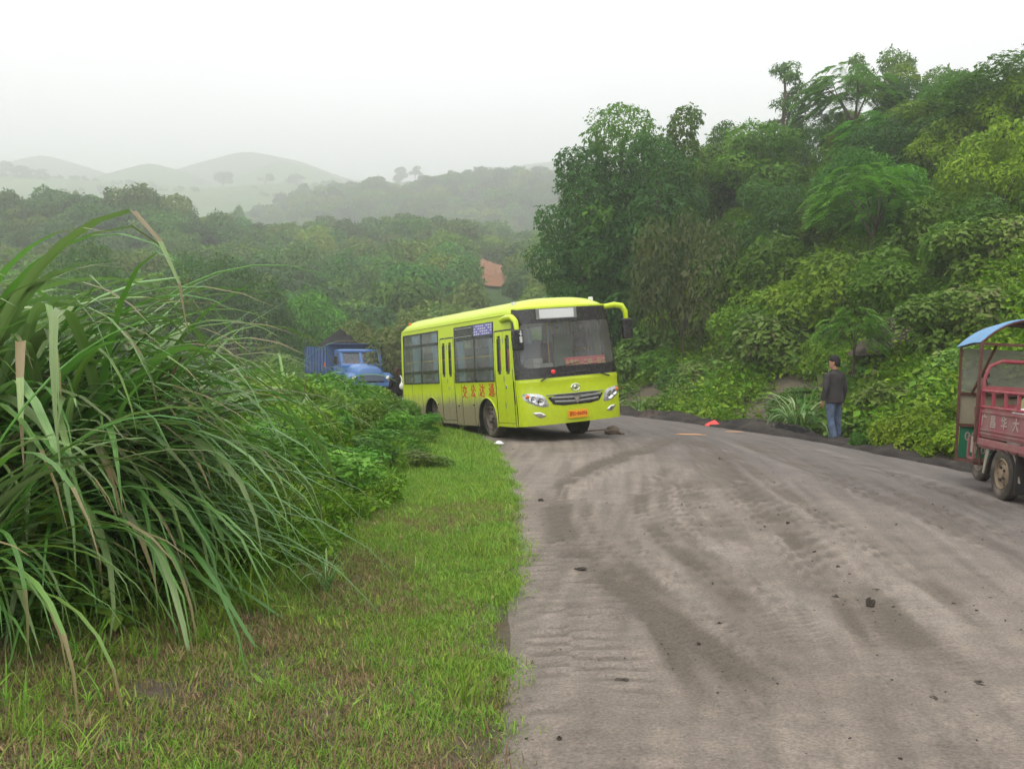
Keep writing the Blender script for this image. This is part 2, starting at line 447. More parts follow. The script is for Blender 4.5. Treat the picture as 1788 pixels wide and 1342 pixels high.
# right-hand partner: nearest point across, found by matching the fraction of travel past the straight
Rx, Ry = np.interp(sl_ * dr[-1] / dl[-1], dr, RIGHT_F[:,0]), np.interp(sl_ * dr[-1] / dl[-1], dr, RIGHT_F[:,1])
edge_n = (fbm(Lx, Ly, 0.55, 31) - 0.5) * 0.16 + (fbm(Lx, Ly, 2.2, 33) - 0.5) * 0.16
cu = np.r_[np.linspace(0, 0.2, 44), np.linspace(0.2, 1, 170)[1:]]
RX = Lx[:,None] * (1 - cu) + Rx[:,None] * cu + (edge_n[:,None] - 0.22) * (1 - np.minimum(cu * 12, 1))
RY = Ly[:,None] * (1 - cu) + Ry[:,None] * cu
def along(x, y, P):
    """signed distance to a polyline and the travel along it"""
    best = np.full(x.shape, 1e9); sg = np.zeros(x.shape); ar = np.zeros(x.shape); acc = 0.0
    for a, b in zip(P[:-1], P[1:]):
        d = b - a; L = d @ d; t = np.clip(((x - a[0]) * d[0] + (y - a[1]) * d[1]) / L, 0, 1)
        dx = x - a[0] - t * d[0]; dy = y - a[1] - t * d[1]; q = dx*dx + dy*dy; m = q < best
        best = np.where(m, q, best); sg = np.where(m, np.sign(d[0] * (y - a[1]) - d[1] * (x - a[0])), sg); ar = np.where(m, acc + t * math.sqrt(L), ar); acc += math.sqrt(L)
    return np.sqrt(best) * sg, ar, acc
trk = np.zeros(RX.shape); tread = np.zeros(RX.shape)
rt = random.Random(9)
ALL = list(TRACKS)
for pts, hw, st in TRACKS[:9]:      # fainter passes beside the main ones
    for k in range(2):
        dx = rt.choice((-1, 1)) * rt.uniform(60, 170); ALL.append(([(p[0] + dx * (0.35 + p[1] / 900), p[1] + rt.uniform(-8, 8)) for p in pts], hw * rt.uniform(0.35, 0.7), 0.45 * rt.choice((1, 1, -0.8))))
near = np.abs(RY - 11) < 13; nx, nyy = RX[near], RY[near]
wav = 0.07 * (fbm(nx, nyy, 0.9, 51) - 0.5)
brk = fbm(nx, nyy, 0.6, 57); edge_w = 0.8 + 0.5 * fbm(nx, nyy, 0.3, 3)
for n_t, (pts, hw, st) in enumerate(ALL):
    P = resample(np.array([zp(*p) for p in pts]), 0.3); dd, ar, tot = along(nx, nyy, P); dd = dd + wav
    inside = 1 / (1 + (np.abs(dd) / (hw * edge_w)) ** 6) * np.clip(np.minimum(ar, tot - ar) / 0.8, 0, 1)
    amt = st * inside * (0.30 + 1.0 * sstep(0.30, 0.62, brk))
    q = np.zeros(RX.shape); q[near] = amt; trk = trk + q * (1 - np.minimum(np.abs(trk), 1) * 0.5)
    ph = np.sin(ar * 2 * math.pi / 0.085 + np.sign(dd) * 0.9 + np.abs(dd) * 14); grv = np.cos(dd / hw * 7)
    q2 = np.zeros(RX.shape); q2[near] = inside * (0.6 * np.tanh(3 * ph) + 0.4 * grv) * (0.3 + 0.7 * sstep(0.42, 0.6, fbm(nx, nyy, 0.45, 59 + n_t % 5))) * (1 if st > 0 else 0.5)
    tread = np.where(np.abs(q2) > np.abs(tread), q2, tread)
nz = (fbm(RX, RY, 0.5, 11) - 0.5) * 0.02 + (fbm(RX, RY, 0.16, 14) - 0.5) * 0.010 + (fbm(RX, RY, 3.0, 21) - 0.5) * 0.03
# lug prints of a heavy tyre along the verge
off = RX - np.interp(RY, LEFT_F[:200,1], LEFT_F[:200,0])
lugm = sstep(0.06, 0.12, off) * (1 - sstep(0.62, 0.74, off)) * sstep(2.5, 3.2, RY) * (1 - sstep(7.5, 10.5, RY)) * (0.08 + 0.92 * sstep(0.34, 0.60, fbm(RX, RY, 0.5, 41)))
split = np.where(off < 0.3, 1.0, -1.0) * 0.05
lug = np.sin((RY + split + 0.10 * np.abs(off - 0.3) + (fbm(RX, RY, 0.4, 43) - 0.5) * 0.10) * 2 * math.pi / 0.17)
lug2m = sstep(0, 0.3, RX - 2.9 - (RY - 5) * 0.42) * (1 - sstep(0.3, 0.45, RX - 2.9 - (RY - 5) * 0.42)) * (RY > 3) * (1 - sstep(9, 12, RY))
lug2 = np.sin((RY * 0.9 + RX * 0.3) * 2 * math.pi / 0.13)
lat = off; stre = fbm(off * 11 - 1.9 * RY, RY * 0.5, 1.0, 61) - 0.5
RZ = road_z(RY) + 0.012 + nz + 0.004 * stre - 0.014 * np.clip(trk, -0.4, 1.2) + 0.005 * tread * (1 - sstep(11, 16, RY)) + 0.009 * lugm * np.tanh(2 * lug) + 0.005 * lug2m * lug2
RZ += 0.05 * (1 - (2 * cu[None,:] - 1) ** 2)
RZ -= (1 - np.minimum(cu * 40, 1))[None,:] * 0.06
RZ[:, -1] -= 0.14; RZ[:, -2] -= 0.05
n = len(cu); mrows = len(ny)
ii = (np.arange(mrows-1)[:,None] * n + np.arange(n-1)[None,:]).ravel()

def road_mat():
    m, nt, b = mat_new('muddy_road')
    tc = N(nt, 'ShaderNodeTexCoord'); P = tc.outputs['Object']
    a1 = N(nt, 'ShaderNodeAttribute', attribute_name='track'); a2 = N(nt, 'ShaderNodeAttribute', attribute_name='lug'); a3 = N(nt, 'ShaderNodeAttribute', attribute_name='across'); a4 = N(nt, 'ShaderNodeAttribute', attribute_name='streak')
    big = noise(nt, 0.55, 6, 0.6, P); mid0 = noise(nt, 4.0, 8, 0.72, P); fine0 = noise(nt, 60, 5, 0.8, P); spk = noise(nt, 17, 3, 0.6, P)
    mid = ramp(nt, mid0.outputs[0], [(0.30, (0.18, 0.18, 0.18)), (0.70, (0.82, 0.82, 0.82))]); fine = ramp(nt, fine0.outputs[0], [(0.34, (0.12, 0.12, 0.12)), (0.66, (0.88, 0.88, 0.88))])
    base = ramp(nt, big.outputs[0], [(0.3, (0.166, 0.136, 0.110)), (0.5, (0.206, 0.172, 0.141)), (0.72, (0.240, 0.202, 0.166))])
    far = mixc(nt, a3.outputs['Fac'], base.outputs[0], (0.122, 0.107, 0.099))
    c = mixc(nt, 0.42, far, mid.outputs[0], 'OVERLAY')
    s1 = ramp(nt, a4.outputs['Fac'], [(0.25, (0.16, 0.16, 0.16)), (0.5, (0.5, 0.5, 0.5)), (0.78, (0.86, 0.86, 0.86))])
    c = mixc(nt, 0.42, c, s1.outputs[0], 'OVERLAY')
    tpos = ramp(nt, a1.outputs['Fac'], [(0.5, (0, 0, 0)), (1.0, (0.9, 0.9, 0.9))])
    c = mixc(nt, tpos.outputs[0], c, (0.108, 0.088, 0.066))
    tneg = ramp(nt, a1.outputs['Fac'], [(0.1, (0.55, 0.55, 0.55)), (0.5, (0, 0, 0))])
    c = mixc(nt, tneg.outputs[0], c, (0.290, 0.252, 0.210))
    lg = ramp(nt, a2.outputs['Fac'], [(0.15, (0.55, 0.55, 0.55)), (0.5, (0, 0, 0))])
    c = mixc(nt, lg.outputs[0], c, (0.115, 0.095, 0.075))
    sp = ramp(nt, spk.outputs[0], [(0.62, (0, 0, 0)), (0.74, (0.6, 0.6, 0.6))])
    c = mixc(nt, sp.outputs[0], c, (0.085, 0.072, 0.062))
    c = mixc(nt, 0.5, c, fine.outputs[0], 'OVERLAY')
    grit = noise(nt, 120, 2, 0.5, P); gk = ramp(nt, grit.outputs[0], [(0.66, (0, 0, 0)), (0.71, (0.55, 0.55, 0.55))]); c = mixc(nt, gk.outputs[0], c, (0.065, 0.055, 0.047))
    nt.links.new(c, b.inputs['Base Color'])
    rr = ramp(nt, mid.outputs[0], [(0.3, (0.72,) * 3), (0.7, (0.95,) * 3)]); nt.links.new(rr.outputs[0], b.inputs['Roughness'])
    b.inputs['Specular IOR Level'].default_value = 0.28
    h = mixc(nt, 0.5, fine.outputs[0], spk.outputs[0])
    bp = N(nt, 'ShaderNodeBump'); bp.inputs['Strength'].default_value = 0.55; bp.inputs['Distance'].default_value = 0.022
    nt.links.new(h, bp.inputs['Height']); nt.links.new(bp.outputs[0], b.inputs['Normal'])
    return m
road_me = np_mesh('road', np.c_[RX.ravel(), RY.ravel(), RZ.ravel()], np.c_[ii, ii+1, ii+n+1, ii+n], mat=road_mat())
shade(road_me, 180)
for nm, arr in (('streak', 0.5 + 0.6 * stre + 0.34 * tread), ('track', 0.5 + 0.5 * np.clip(trk, -1, 1)), ('lug', 0.5 + 0.5 * lugm * np.tanh(2 * lug)), ('across', sstep(0.35, 0.8, np.broadcast_to(cu, RX.shape) + 0.02 * (RY - 8)) * 0.8)):
    a = road_me.attributes.new(nm, 'FLOAT', 'POINT'); a.data.foreach_set('value', arr.ravel().astype(np.float32))
road = tag(link(bpy.data.objects.new('road', road_me)), kind='structure')

# ---- coal-black shoulder thrown up along the foot of the bank
M_shoulder = soil_mat('coal_dirt', (0.014, 0.013, 0.013), (0.045, 0.038, 0.032), (0.095, 0.076, 0.060), 1.6, 1.0)
q = RIGHT_F[(RIGHT_F[:,1] > 9) & (RIGHT_F[:,1] < 40)]; d_ = np.gradient(q, axis=0); nrm = np.c_[d_[:,1], -d_[:,0]] / np.hypot(*d_.T)[:,None]
ss = np.linspace(-0.10, 1.9, 26); SX = q[:,0,None] + nrm[:,0,None] * ss; SY = q[:,1,None] + nrm[:,1,None] * ss
prof = np.interp(ss, [-0.1, 0.15, 0.5, 1.0, 1.5, 1.9], [-0.02, 0.05, 0.16, 0.17, 0.06, -0.05]); lump = fbm(SX, SY, 0.9, 111); fin = fbm(SX, SY, 0.22, 117) - 0.5
SZ = np.maximum(ground_z(SX, SY), road_z(SY)[:, :] - 0.14) + 0.02 + prof * (0.25 + 1.5 * sstep(0.3, 0.75, lump)) + 0.10 * fin * (prof > 0.03) - 0.16 * np.exp(-(((SX - 6.2) / 0.7) ** 2 + ((SY - 19.2) / 0.8) ** 2)) * (prof > 0.0)
i_ = (np.arange(len(q)-1)[:,None] * 26 + np.arange(25)[None,:]).ravel()
sh_me = np_mesh('shoulder', np.c_[SX.ravel(), SY.ravel(), SZ.ravel()], np.c_[i_, i_+1, i_+27, i_+26], mat=M_shoulder)
tag(link(bpy.data.objects.new('shoulder', sh_me)), kind='structure')

# ---- hills beyond the road: strips that rise from d0 to a ridge at d1 and fall behind it
class Hill:
    def __init__(s, name, ridge, d0, d1, z0, mat, px0, px1, npx=110, nt=44, rough=2.0, step=0, tmax=1.5, seed=3, power=0.85):
        rd = np.array(ridge, float); q = np.arange(rd[0, 0], rd[-1, 0] + 1, 4.0); v = np.interp(q, rd[:, 0], rd[:, 1]); kk = 15; v = np.convolve(np.pad(v, kk // 2, mode='edge'), np.hanning(kk + 2)[1:-1] / np.hanning(kk + 2)[1:-1].sum(), 'valid')
        s.r = np.c_[q, v]; s.d0, s.d1, s.z0, s.rough, s.step, s.seed, s.power = d0, d1, z0, rough, step, seed, power
        PX, T = np.meshgrid(np.linspace(px0, px1, npx), np.linspace(0, tmax, nt)); X, Y, Z = s.pt(PX, T)
        i = (np.arange(nt-1)[:,None] * npx + np.arange(npx-1)[None,:]).ravel()
        me = np_mesh(name, np.c_[X.ravel(), Y.ravel(), Z.ravel()], np.c_[i, i+1, i+npx+1, i+npx], mat=mat); shade(me, 120)
        s.o = tag(link(bpy.data.objects.new(name, me)), kind='structure')
    def pt(s, px, t):
        px = np.asarray(px, float); t = np.asarray(t, float)
        d = s.d0 + (s.d1 - s.d0) * t; tx = (px - 894) / 1738; x = tx * d
        top = CAM_H + (615 - np.interp(px, s.r[:,0], s.r[:,1])) / 1738 * s.d1
        p = np.where(t <= 1, np.clip(t, 0, 1) ** s.power, 1 - 1.3 * (t - 1) ** 2 * 2)
        p = np.where(t <= 1, np.sin(p * math.pi / 2) * 0.5 + p * 0.5, p)
        z = s.z0 + (top - s.z0) * p + s.rough * 2 * (fbm(x, d, (s.d1 - s.d0) * 0.22, s.seed) - 0.5) * np.sin(np.clip(t, 0, 1) * math.pi)
        if s.step:
            zs = np.floor(z / s.step + 0.5 * vnoise(x, d, 90, 9)) * s.step; fr = z / s.step + 0.5 * vnoise(x, d, 90, 9) - np.floor(z / s.step + 0.5 * vnoise(x, d, 90, 9))
            z = z - s.step * 0.75 * (fr - sstep(0.75, 1.0, fr))
        return x, d, z
    def at(s, px, t):
        x, y, z = s.pt(np.array([px]), np.array([t])); return float(x[0]), float(y[0]), float(z[0])

mid_hill = Hill('hillside', [(-500,392),(0,412),(150,428),(300,450),(450,466),(600,464),(700,440),(800,440),(900,462),(1000,440),(1300,420),(1900,380)], 72, 265, -3.5, M_hill, -500, 1500, rough=6.5)
back_hill = Hill('hillside', [(200,470),(380,430),(470,392),(560,362),(700,352),(830,340),(980,335),(1100,330),(1400,330)], 300, 520, -2, M_hill, 200, 1500, seed=8)
field_hill = Hill('hillside', [(-400,280),(0,302),(130,314),(350,330),(480,322),(640,324),(700,319),(800,314),(1000,304),(1400,300)], 390, 760, 6, M_field, -500, 1500, nt=120, rough=2.5, step=5.0, seed=15, power=1.1)
Hill('hill', [(60,345),(120,330),(190,304),(265,284),(330,302),(400,330),(460,350)], 800, 930, -5, M_field, 40, 480, 60, 30, seed=18, tmax=1.9)
Hill('hill', [(330,350),(380,328),(430,302),(490,283),(545,292),(600,316),(650,335),(720,350)], 810, 950, -5, M_field, 320, 740, 60, 30, seed=21, tmax=1.9)
Hill('hill', [(180,335),(250,318),(330,290),(430,264),(520,280),(600,310),(700,335)], 1040, 1170, -5, M_hill, 160, 720, 60, 30, seed=25, tmax=1.9)
Hill('hill', [(-320,335),(-150,305),(-20,292),(80,270),(150,290),(230,316),(300,335)], 1030, 1160, -5, M_hill, -340, 320, 60, 30, seed=29, tmax=1.9)
Hill('hill', [(640,340),(780,318),(900,290),(1000,278),(1150,296),(1300,335)], 1030, 1160, -5, M_hill, 620, 1320, 60, 30, seed=33, tmax=1.9)

# raw red-earth slip on the wooded slope
def t_for(hill, px, py):
    ts = np.linspace(0, 1, 300); x, y, z = hill.pt(np.full(300, px), ts); return float(ts[np.argmin(np.abs(615 - (z - CAM_H) / y * 1738 - py))])
T0, T1 = t_for(mid_hill, 860, 503), t_for(mid_hill, 860, 476)
def slip():
    bm = MB(); P = []; nu, nv = 16, 10
    for j in range(nv + 1):
        for i in range(nu + 1):
            px = 832 + 58 * i / nu; t = T0 + (T1 - T0) * j / nv
            x, y, z = mid_hill.at(px, t)
            e = min(1, 4 * min(i / nu, 1 - i / nu), 4 * min(j / nv, 1 - j / nv) + 0.2)
            P.append((x, y - 0.8 * e, z + 1.2 * e * (0.75 + 0.5 * random.random()) + 1.4 * (e > 0) * j / nv))
    F = [(j*(nu+1)+i, j*(nu+1)+i+1, (j+1)*(nu+1)+i+1, (j+1)*(nu+1)+i) for j in range(nv) for i in range(nu)]
    bm.add(P, F); return bm.build('earth_bank', M_scar, smooth=True)
tag(slip(), kind='structure')
# ================================================================== plants: shapes shared by copies
def unit(v): return v / np.maximum(np.linalg.norm(v, axis=-1, keepdims=True), 1e-9)

def leaves_at(P, Nrm, L, Wd, seed, droop=0.3, fold=0.18, tint=None):
    """one folded leaf (two triangles) at each point; Nrm: the way its face looks"""
    r = np.random.default_rng(seed); n = len(P)
    L = np.broadcast_to(L, (n,)) * np.exp(r.normal(0, 0.3, n)); Wd = L * Wd
    nr = unit(Nrm + r.normal(0, 0.45, (n, 3)))
    t = r.normal(0, 1, (n, 3)); t[:, 2] -= droop * 2; t = unit(t - nr * (t * nr).sum(1, keepdims=True))
    b = np.cross(nr, t)
    base = P; tip = P + t * L[:,None]; mid = P + t * (L * 0.45)[:,None]
    l = mid + b * (Wd * 0.5)[:,None] + nr * (fold * Wd)[:,None]; q = mid - b * (Wd * 0.5)[:,None] + nr * (fold * Wd)[:,None]
    V = np.stack([base, l, tip, q], 1).reshape(-1, 3); k = np.arange(n)[:,None] * 4
    F = np.concatenate([k + [0, 1, 2], k + [0, 2, 3]])
    tn = r.random(n) if tint is None else np.clip(tint + r.normal(0, 0.12, n), 0, 1)
    return V, F, np.r_[tn, tn]

def lobes_points(lobes, n, seed, shell=0.16, bump=0.25):
    r = np.random.default_rng(seed); lb = np.array(lobes, float)
    wgt = (lb[:,3] * lb[:,4] + lb[:,4] * lb[:,5] + lb[:,3] * lb[:,5]); wgt /= wgt.sum()
    k = r.choice(len(lb), int(n * 1.7), p=wgt)
    d = unit(r.normal(0, 1, (len(k), 3)))
    bumps = 1 + bump * (np.sin(d[:,0] * 5 + k * 1.7) * np.sin(d[:,1] * 6 + k) * np.sin(d[:,2] * 5 + k * 2.3))
    rad = bumps * (1 - np.abs(r.normal(0, shell, len(k))))
    P = lb[k,:3] + d * lb[k,3:] * rad[:,None]
    keep = np.ones(len(k), bool)
    for i, c in enumerate(lb):
        q = (((P - c[:3]) / c[3:]) ** 2).sum(1) ** 0.5
        keep &= (k == i) | (q > 0.82) | (r.random(len(k)) < 0.12)
    keep &= (d[:,2] > -0.55) | (r.random(len(k)) < 0.35)
    P = P[keep][:n]; return P, d[keep][:n], k[keep][:n]

def crown_mesh(name, lobes, n, leaf, mat, seed, wd=0.5, droop=0.3, shell=0.16, up=0.45, bump=0.25):
    P, d, k = lobes_points(lobes, n, seed, shell, bump)
    r = np.random.default_rng(seed + 1)
    lt = r.uniform(0.2, 0.8, len(lobes))[k]
    nr = d * 0.7 + np.array([0, 0, up])
    V, F, t = leaves_at(P, nr, leaf, wd, seed, droop, tint=lt)
    return np_mesh(name, V, F3=F, tint=t, mat=mat)

def rand_lobes(seed, nl, rx, rz, z, spread=0.6, sz=(0.35, 0.6)):
    r = np.random.default_rng(seed); out = []
    for i in range(nl):
        a = r.uniform(0, 2 * math.pi); q = math.sqrt(r.random()) * spread * rx
        h = z + r.uniform(-0.45, 0.55) * rz * (1 - 0.4 * q / rx); s = r.uniform(*sz) * rx
        out.append((q * math.cos(a), q * math.sin(a), h, s, s * r.uniform(0.8, 1.1), s * r.uniform(0.6, 0.9)))
    return out

def trunk_mesh(name, mat, h, r0, lobes, seed, lean=0.1, nlimb=6):
    rr = random.Random(seed); m = MB()
    top = Vector((rr.uniform(-lean, lean) * h, rr.uniform(-lean, lean) * h, h))
    pts = [Vector((0, 0, -0.4)), Vector((0, 0, 0)), top * 0.35 + Vector((rr.uniform(-.06, .06) * h, 0, 0)), top * 0.7, top]
    m.tube(pts, [r0 * 1.35, r0 * 1.1, r0 * 0.85, r0 * 0.6, r0 * 0.25], 8)
    for lb in sorted(lobes, key=lambda q: -q[5])[:nlimb]:
        f = rr.uniform(0.35, 0.8); a = top * f; b = Vector(lb[:3])
        md = (a + b) / 2 + Vector((rr.uniform(-.1, .1), rr.uniform(-.1, .1), 0.12 * h * rr.random()))
        m.tube([a, md, b], [r0 * 0.5, r0 * 0.33, r0 * 0.12], 6)
    me = m.mesh(name); me.materials.append(mat); shade(me, 60); return me

M_bark = paint('bark', (0.10, 0.08, 0.06), 0.9, grime=0.6, grime_col=(0.05, 0.05, 0.035), scale=6, spec=0.2)
G_mid = leaf_mat('leaf_mid_green', (0.036, 0.108, 0.005), (0.140, 0.285, 0.020), 0.16)
G_dark = leaf_mat('leaf_dark_green', (0.020, 0.078, 0.009), (0.075, 0.180, 0.022), 0.10)
G_yel = leaf_mat('leaf_yellow_green', (0.068, 0.150, 0.004), (0.220, 0.360, 0.016), 0.12)
G_light = leaf_mat('leaf_light_green', (0.080, 0.210, 0.016), (0.180, 0.390, 0.050), 0.10, trans=0.35)
G_brown = leaf_mat('leaf_dusty_brown', (0.060, 0.080, 0.018), (0.150, 0.170, 0.050), 0.14)
G_vine = leaf_mat('leaf_vine', (0.062, 0.135, 0.012), (0.195, 0.320, 0.050), 0.14, rough=0.42, dry=(0.228, 0.189, 0.099), dry_amt=0.18)
G_far = leaf_mat('leaf_wood', (0.030, 0.085, 0.008), (0.110, 0.215, 0.026), 0.24)

CROWNS = {}   # kind -> list of (crown mesh, trunk mesh)
def kind(nm, seeds, nl, rx, rz, z, n, leaf, mat, **kw):
    sz = kw.pop('sz', (0.35, 0.6)); spread = kw.pop('spread', 0.6); th = kw.pop('trunk', z * 0.9); r0 = kw.pop('r0', 0.09)
    L = []
    for s in seeds:
        lo = rand_lobes(s, nl, rx, rz, z, spread, sz)
        L.append((crown_mesh('crown', lo, n, leaf, mat, s, **kw), trunk_mesh('trunk', M_bark, th, r0, lo, s)))
    CROWNS[nm] = L
kind('broad', (11, 12, 13), 11, 2.1, 2.6, 2.5, 9000, 0.15, G_mid)
kind('dark', (21, 22), 12, 2.1, 3.0, 2.7, 9500, 0.14, G_dark)
kind('yellow', (31, 32), 10, 2.0, 2.2, 2.2, 8500, 0.14, G_yel)
kind('loose', (41, 42), 9, 1.9, 3.0, 3.0, 4200, 0.15, G_mid, sz=(0.22, 0.42), spread=0.8, shell=0.3, trunk=3.2)
kind('bush', (51, 52, 53), 8, 1.3, 1.1, 0.75, 5200, 0.12, G_mid, trunk=0.7, r0=0.04)
kind('ybush', (61, 62), 8, 1.3, 1.0, 0.7, 4800, 0.12, G_yel, trunk=0.6, r0=0.04)
kind('brown', (71, 72), 9, 1.5, 1.3, 0.95, 6500, 0.10, G_brown, trunk=0.8, r0=0.04, shell=0.24)
kind('vine', (81, 82, 83), 9, 1.25, 0.9, 0.5, 6200, 0.105, G_vine, wd=0.75, up=0.8, trunk=0.4, r0=0.03, droop=0.6)
# small ones for the far wood
FAR = []
for s in range(7):
    lo = rand_lobes(100 + s, 8, 2.2, 2.4, 2.2, 0.62, (0.38, 0.62))
    FAR.append(source('wood_tree', crown_mesh('wood_tree', lo, 3000, 0.25, (G_far, G_far, G_mid, G_dark, G_far, G_yel, G_far)[s], 100 + s, wd=0.62, up=0.5)))

def frond_mesh(name, seed, n=190, length=0.56, R0=1.2, z=2.4):
    """umbrella crown of feathered leaves"""
    r = np.random.default_rng(seed); V = []; F = []; T = []; o = 0
    for i in range(n):
        a = r.uniform(0, 2 * math.pi); q = R0 * math.sqrt(r.random()); b = np.array([q * math.cos(a), q * math.sin(a), z + 0.95 * (1 - (q / R0) ** 2) + r.uniform(-0.9, 0.1)])
        az = a + r.normal(0, 0.5); el = r.uniform(0.1, 0.6); L = length * r.uniform(0.7, 1.15)
        h = np.array([math.cos(az), math.sin(az), 0]); side = np.array([-h[1], h[0], 0]); tv = r.random()
        m = 15; ts = np.linspace(0.12, 1, m)
        for t in ts:
            p = b + h * (L * t * math.cos(el * (1 - t))) + np.array([0, 0, L * (math.sin(el) * t - 0.95 * t * t)])
            w = 0.30 * L * (math.sin(math.pi * min(1, t * 0.92 + 0.06)) ** 0.6)
            for sg in (-1, 1):
                tip = p + side * (sg * w) + h * (0.10 * L) + np.array([0, 0, -0.32 * w + r.normal(0, 0.02)])
                wd = h * (0.036 * L)
                V += [p - wd, (p + tip) / 2 - wd * 1.25 + np.array([0, 0, 0.05 * w]), tip, (p + tip) / 2 + wd * 1.25 + np.array([0, 0, 0.05 * w]), p + wd]
                F += [(o, o + 1, o + 2), (o, o + 2, o + 4), (o + 4, o + 2, o + 3)]; T += [np.clip(tv + r.normal(0, 0.1), 0, 1)] * 3; o += 5
    return np_mesh(name, np.array(V), F3=np.array(F), tint=T, mat=G_light)
CROWNS['frond'] = [(frond_mesh('crown', s), trunk_mesh('trunk', M_bark, 2.7, 0.06, [(math.cos(a) * 0.7, math.sin(a) * 0.7, 2.8, .3, .3, .3) for a in range(6)], s)) for s in (91, 92)]
# dark sparse tree with layered boughs
def layered(seed):
    r = random.Random(seed); lo = []
    for k in range(9):
        z = 1.6 + 0.42 * k; w = 1.5 * (1 - k / 11) ** 0.8
        for j in range(3):
            a = r.uniform(0, 6.28); q = w * r.uniform(0.35, 0.9); lo.append((q * math.cos(a), q * math.sin(a), z + r.uniform(-.15, .15), 0.42, 0.42, 0.17))
    return lo
CROWNS['layered'] = [(crown_mesh('crown', layered(s), 3300, 0.16, G_dark, s, wd=0.35, shell=0.3), trunk_mesh('trunk', M_bark, 5.2, 0.10, layered(s), s, 0.03, 20)) for s in (95, 96)]

_cnt = {}
def kind_h(k):
    return float(np.mean([max(v.co.z for v in c.vertices) for c, t in CROWNS[k]]))
KH = {k: kind_h(k) for k in CROWNS}
def plant(kind_, name, label, cat, loc, s=1.0, group=None, sz=None, rz=None, var=None):
    L = CROWNS[kind_]; i = _cnt.get(kind_, 0); _cnt[kind_] = i + 1
    cm, tm = L[(i if var is None else var) % len(L)]
    e = empty(name, loc, (0, 0, random.uniform(0, 6.28) if rz is None else rz)); e.scale = (s, s, sz or s * random.uniform(0.9, 1.12))
    link(bpy.data.objects.new('crown', cm), e); link(bpy.data.objects.new('trunk', tm), e)
    return tag(e, label, cat, group)
# ================================================================== vegetation in place
# ---- far woods that read as one mass
def wood(name, hill, n, px0, px1, t0, t1, s0, s1, label, avoid=None, seed=5, t_of=None):
    r = np.random.default_rng(seed); px = r.uniform(px0, px1, n); t = r.uniform(t0, t1, n)
    if avoid is not None:
        k = ~((px > avoid[0]) & (px < avoid[1]) & (t > avoid[2]) & (t < avoid[3])); px, t = px[k], t[k]
    if t_of is not None:
        k = t_of(px, t, r); px, t = px[k], t[k]
    x, y, z = hill.pt(px, t); m = len(x)
    s = r.uniform(s0, s1, m) * (0.75 + 0.6 * fbm(x, y, 25, 3))
    S = np.c_[s, s, s * r.uniform(0.8, 1.25, m)]
    rot = np.c_[np.zeros(m), np.zeros(m), r.uniform(0, 6.28, m)]
    idx = np.where(r.random(m) < 0.8, (fbm(x, y, 30, 11) * 9).astype(int) % 7, r.integers(0, 7, m))
    o = scatter(name, np.c_[x, y, z - 0.5 * s], S, rot, idx, FAR)
    return tag(o, label, 'woodland', kind='stuff')
wood('woodland', mid_hill, 3000, -150, 1120, -0.02, 1.02, 0.95, 1.75, 'misty green woodland covering the slope beyond the bus', avoid=(802, 918, -1, T1 + 0.002))
wood('woodland', back_hill, 1000, 380, 1150, 0.15, 1.02, 1.6, 3.1, 'hazy grey-green woodland on the second ridge', seed=6)
wood('hedge_scrub', field_hill, 3600, -250, 1100, 0.12, 1.0, 0.55, 1.25, 'faint scrub in rows along the misty field terraces', seed=9,
     t_of=lambda px, t, r: (vnoise(px, t * 2600, 90, 2) > 0.70))

def far_tree(kind_, px, py_top, d, h_unit, label, group=None, hill=None, dz=0.0, ground=None, name='tree', sx=None):
    """a tree whose top reaches a height seen at depth d"""
    p = at(px, py_top, d); z0 = ground; sx = sx * (d / {742: 420, 515: 298, 505: 290, 750: 425, 752: 428, 255: 160}.get(d, d)) if sx else sx
    s = (p.z - z0) / KH[kind_]
    return plant(kind_, name, label, 'tree', (p.x, p.y, z0 - 0.1), sx or s, group, sz=s)
def hill_ground(hill, px, d):
    return hill.at(px, (d - hill.d0) / (hill.d1 - hill.d0))[2]
# two trees on the skyline
far_tree('broad', 700, 291, 742, 5.0, 'round solitary tree on the misty skyline, the fuller of a pair', ground=hill_ground(field_hill, 700, 742), sx=1.75)
far_tree('loose', 727, 291, 742, 5.6, 'thin spreading tree on the misty skyline beside a fuller round one', ground=hill_ground(field_hill, 727, 742), sx=1.75)
for px, py, k, sx in ((785,312,'loose',2.0),(812,302,'broad',2.2),(835,296,'loose',2.4),(858,304,'broad',2.0),(884,302,'loose',2.4),(908,298,'broad',2.1),(938,293,'loose',2.8),(958,296,'broad',2.6),(925,301,'dark',2.2),(972,298,'loose',2.4)):
    far_tree(k, px, py, 515, 5.4, 'hazy grey-green tree rising above the second wooded ridge', 'trees along the hazy second ridge', ground=hill_ground(back_hill, px, 515), sx=sx)
for px, py, k in ((585,326,'dark'),(612,330,'dark'),(640,336,'broad'),(560,334,'broad'),(495,352,'broad')):
    far_tree(k, px, py, 505, 5.0, 'dim tree at the dropping end of the second wooded ridge', 'trees at the low end of the second ridge', ground=hill_ground(back_hill, px, 505), sx=1.9)
for px, py, k in ((15,283,'broad'),(45,291,'broad'),(72,296,'loose')):
    far_tree(k, px, py, 750, 5.0, 'faint tree at the high edge of the misty fields', 'faint trees at the edge of the fields', ground=hill_ground(field_hill, px, 750), sx=2.0)
for px, py, k in ((392,300,'broad'),(465,304,'loose'),(520,306,'broad'),(575,318,'loose')):
    far_tree(k, px, py, 752, 5.2, 'pale tree dissolving into mist on the field ridge', 'pale trees on the field ridge', ground=hill_ground(field_hill, px, 752), sx=2.2)
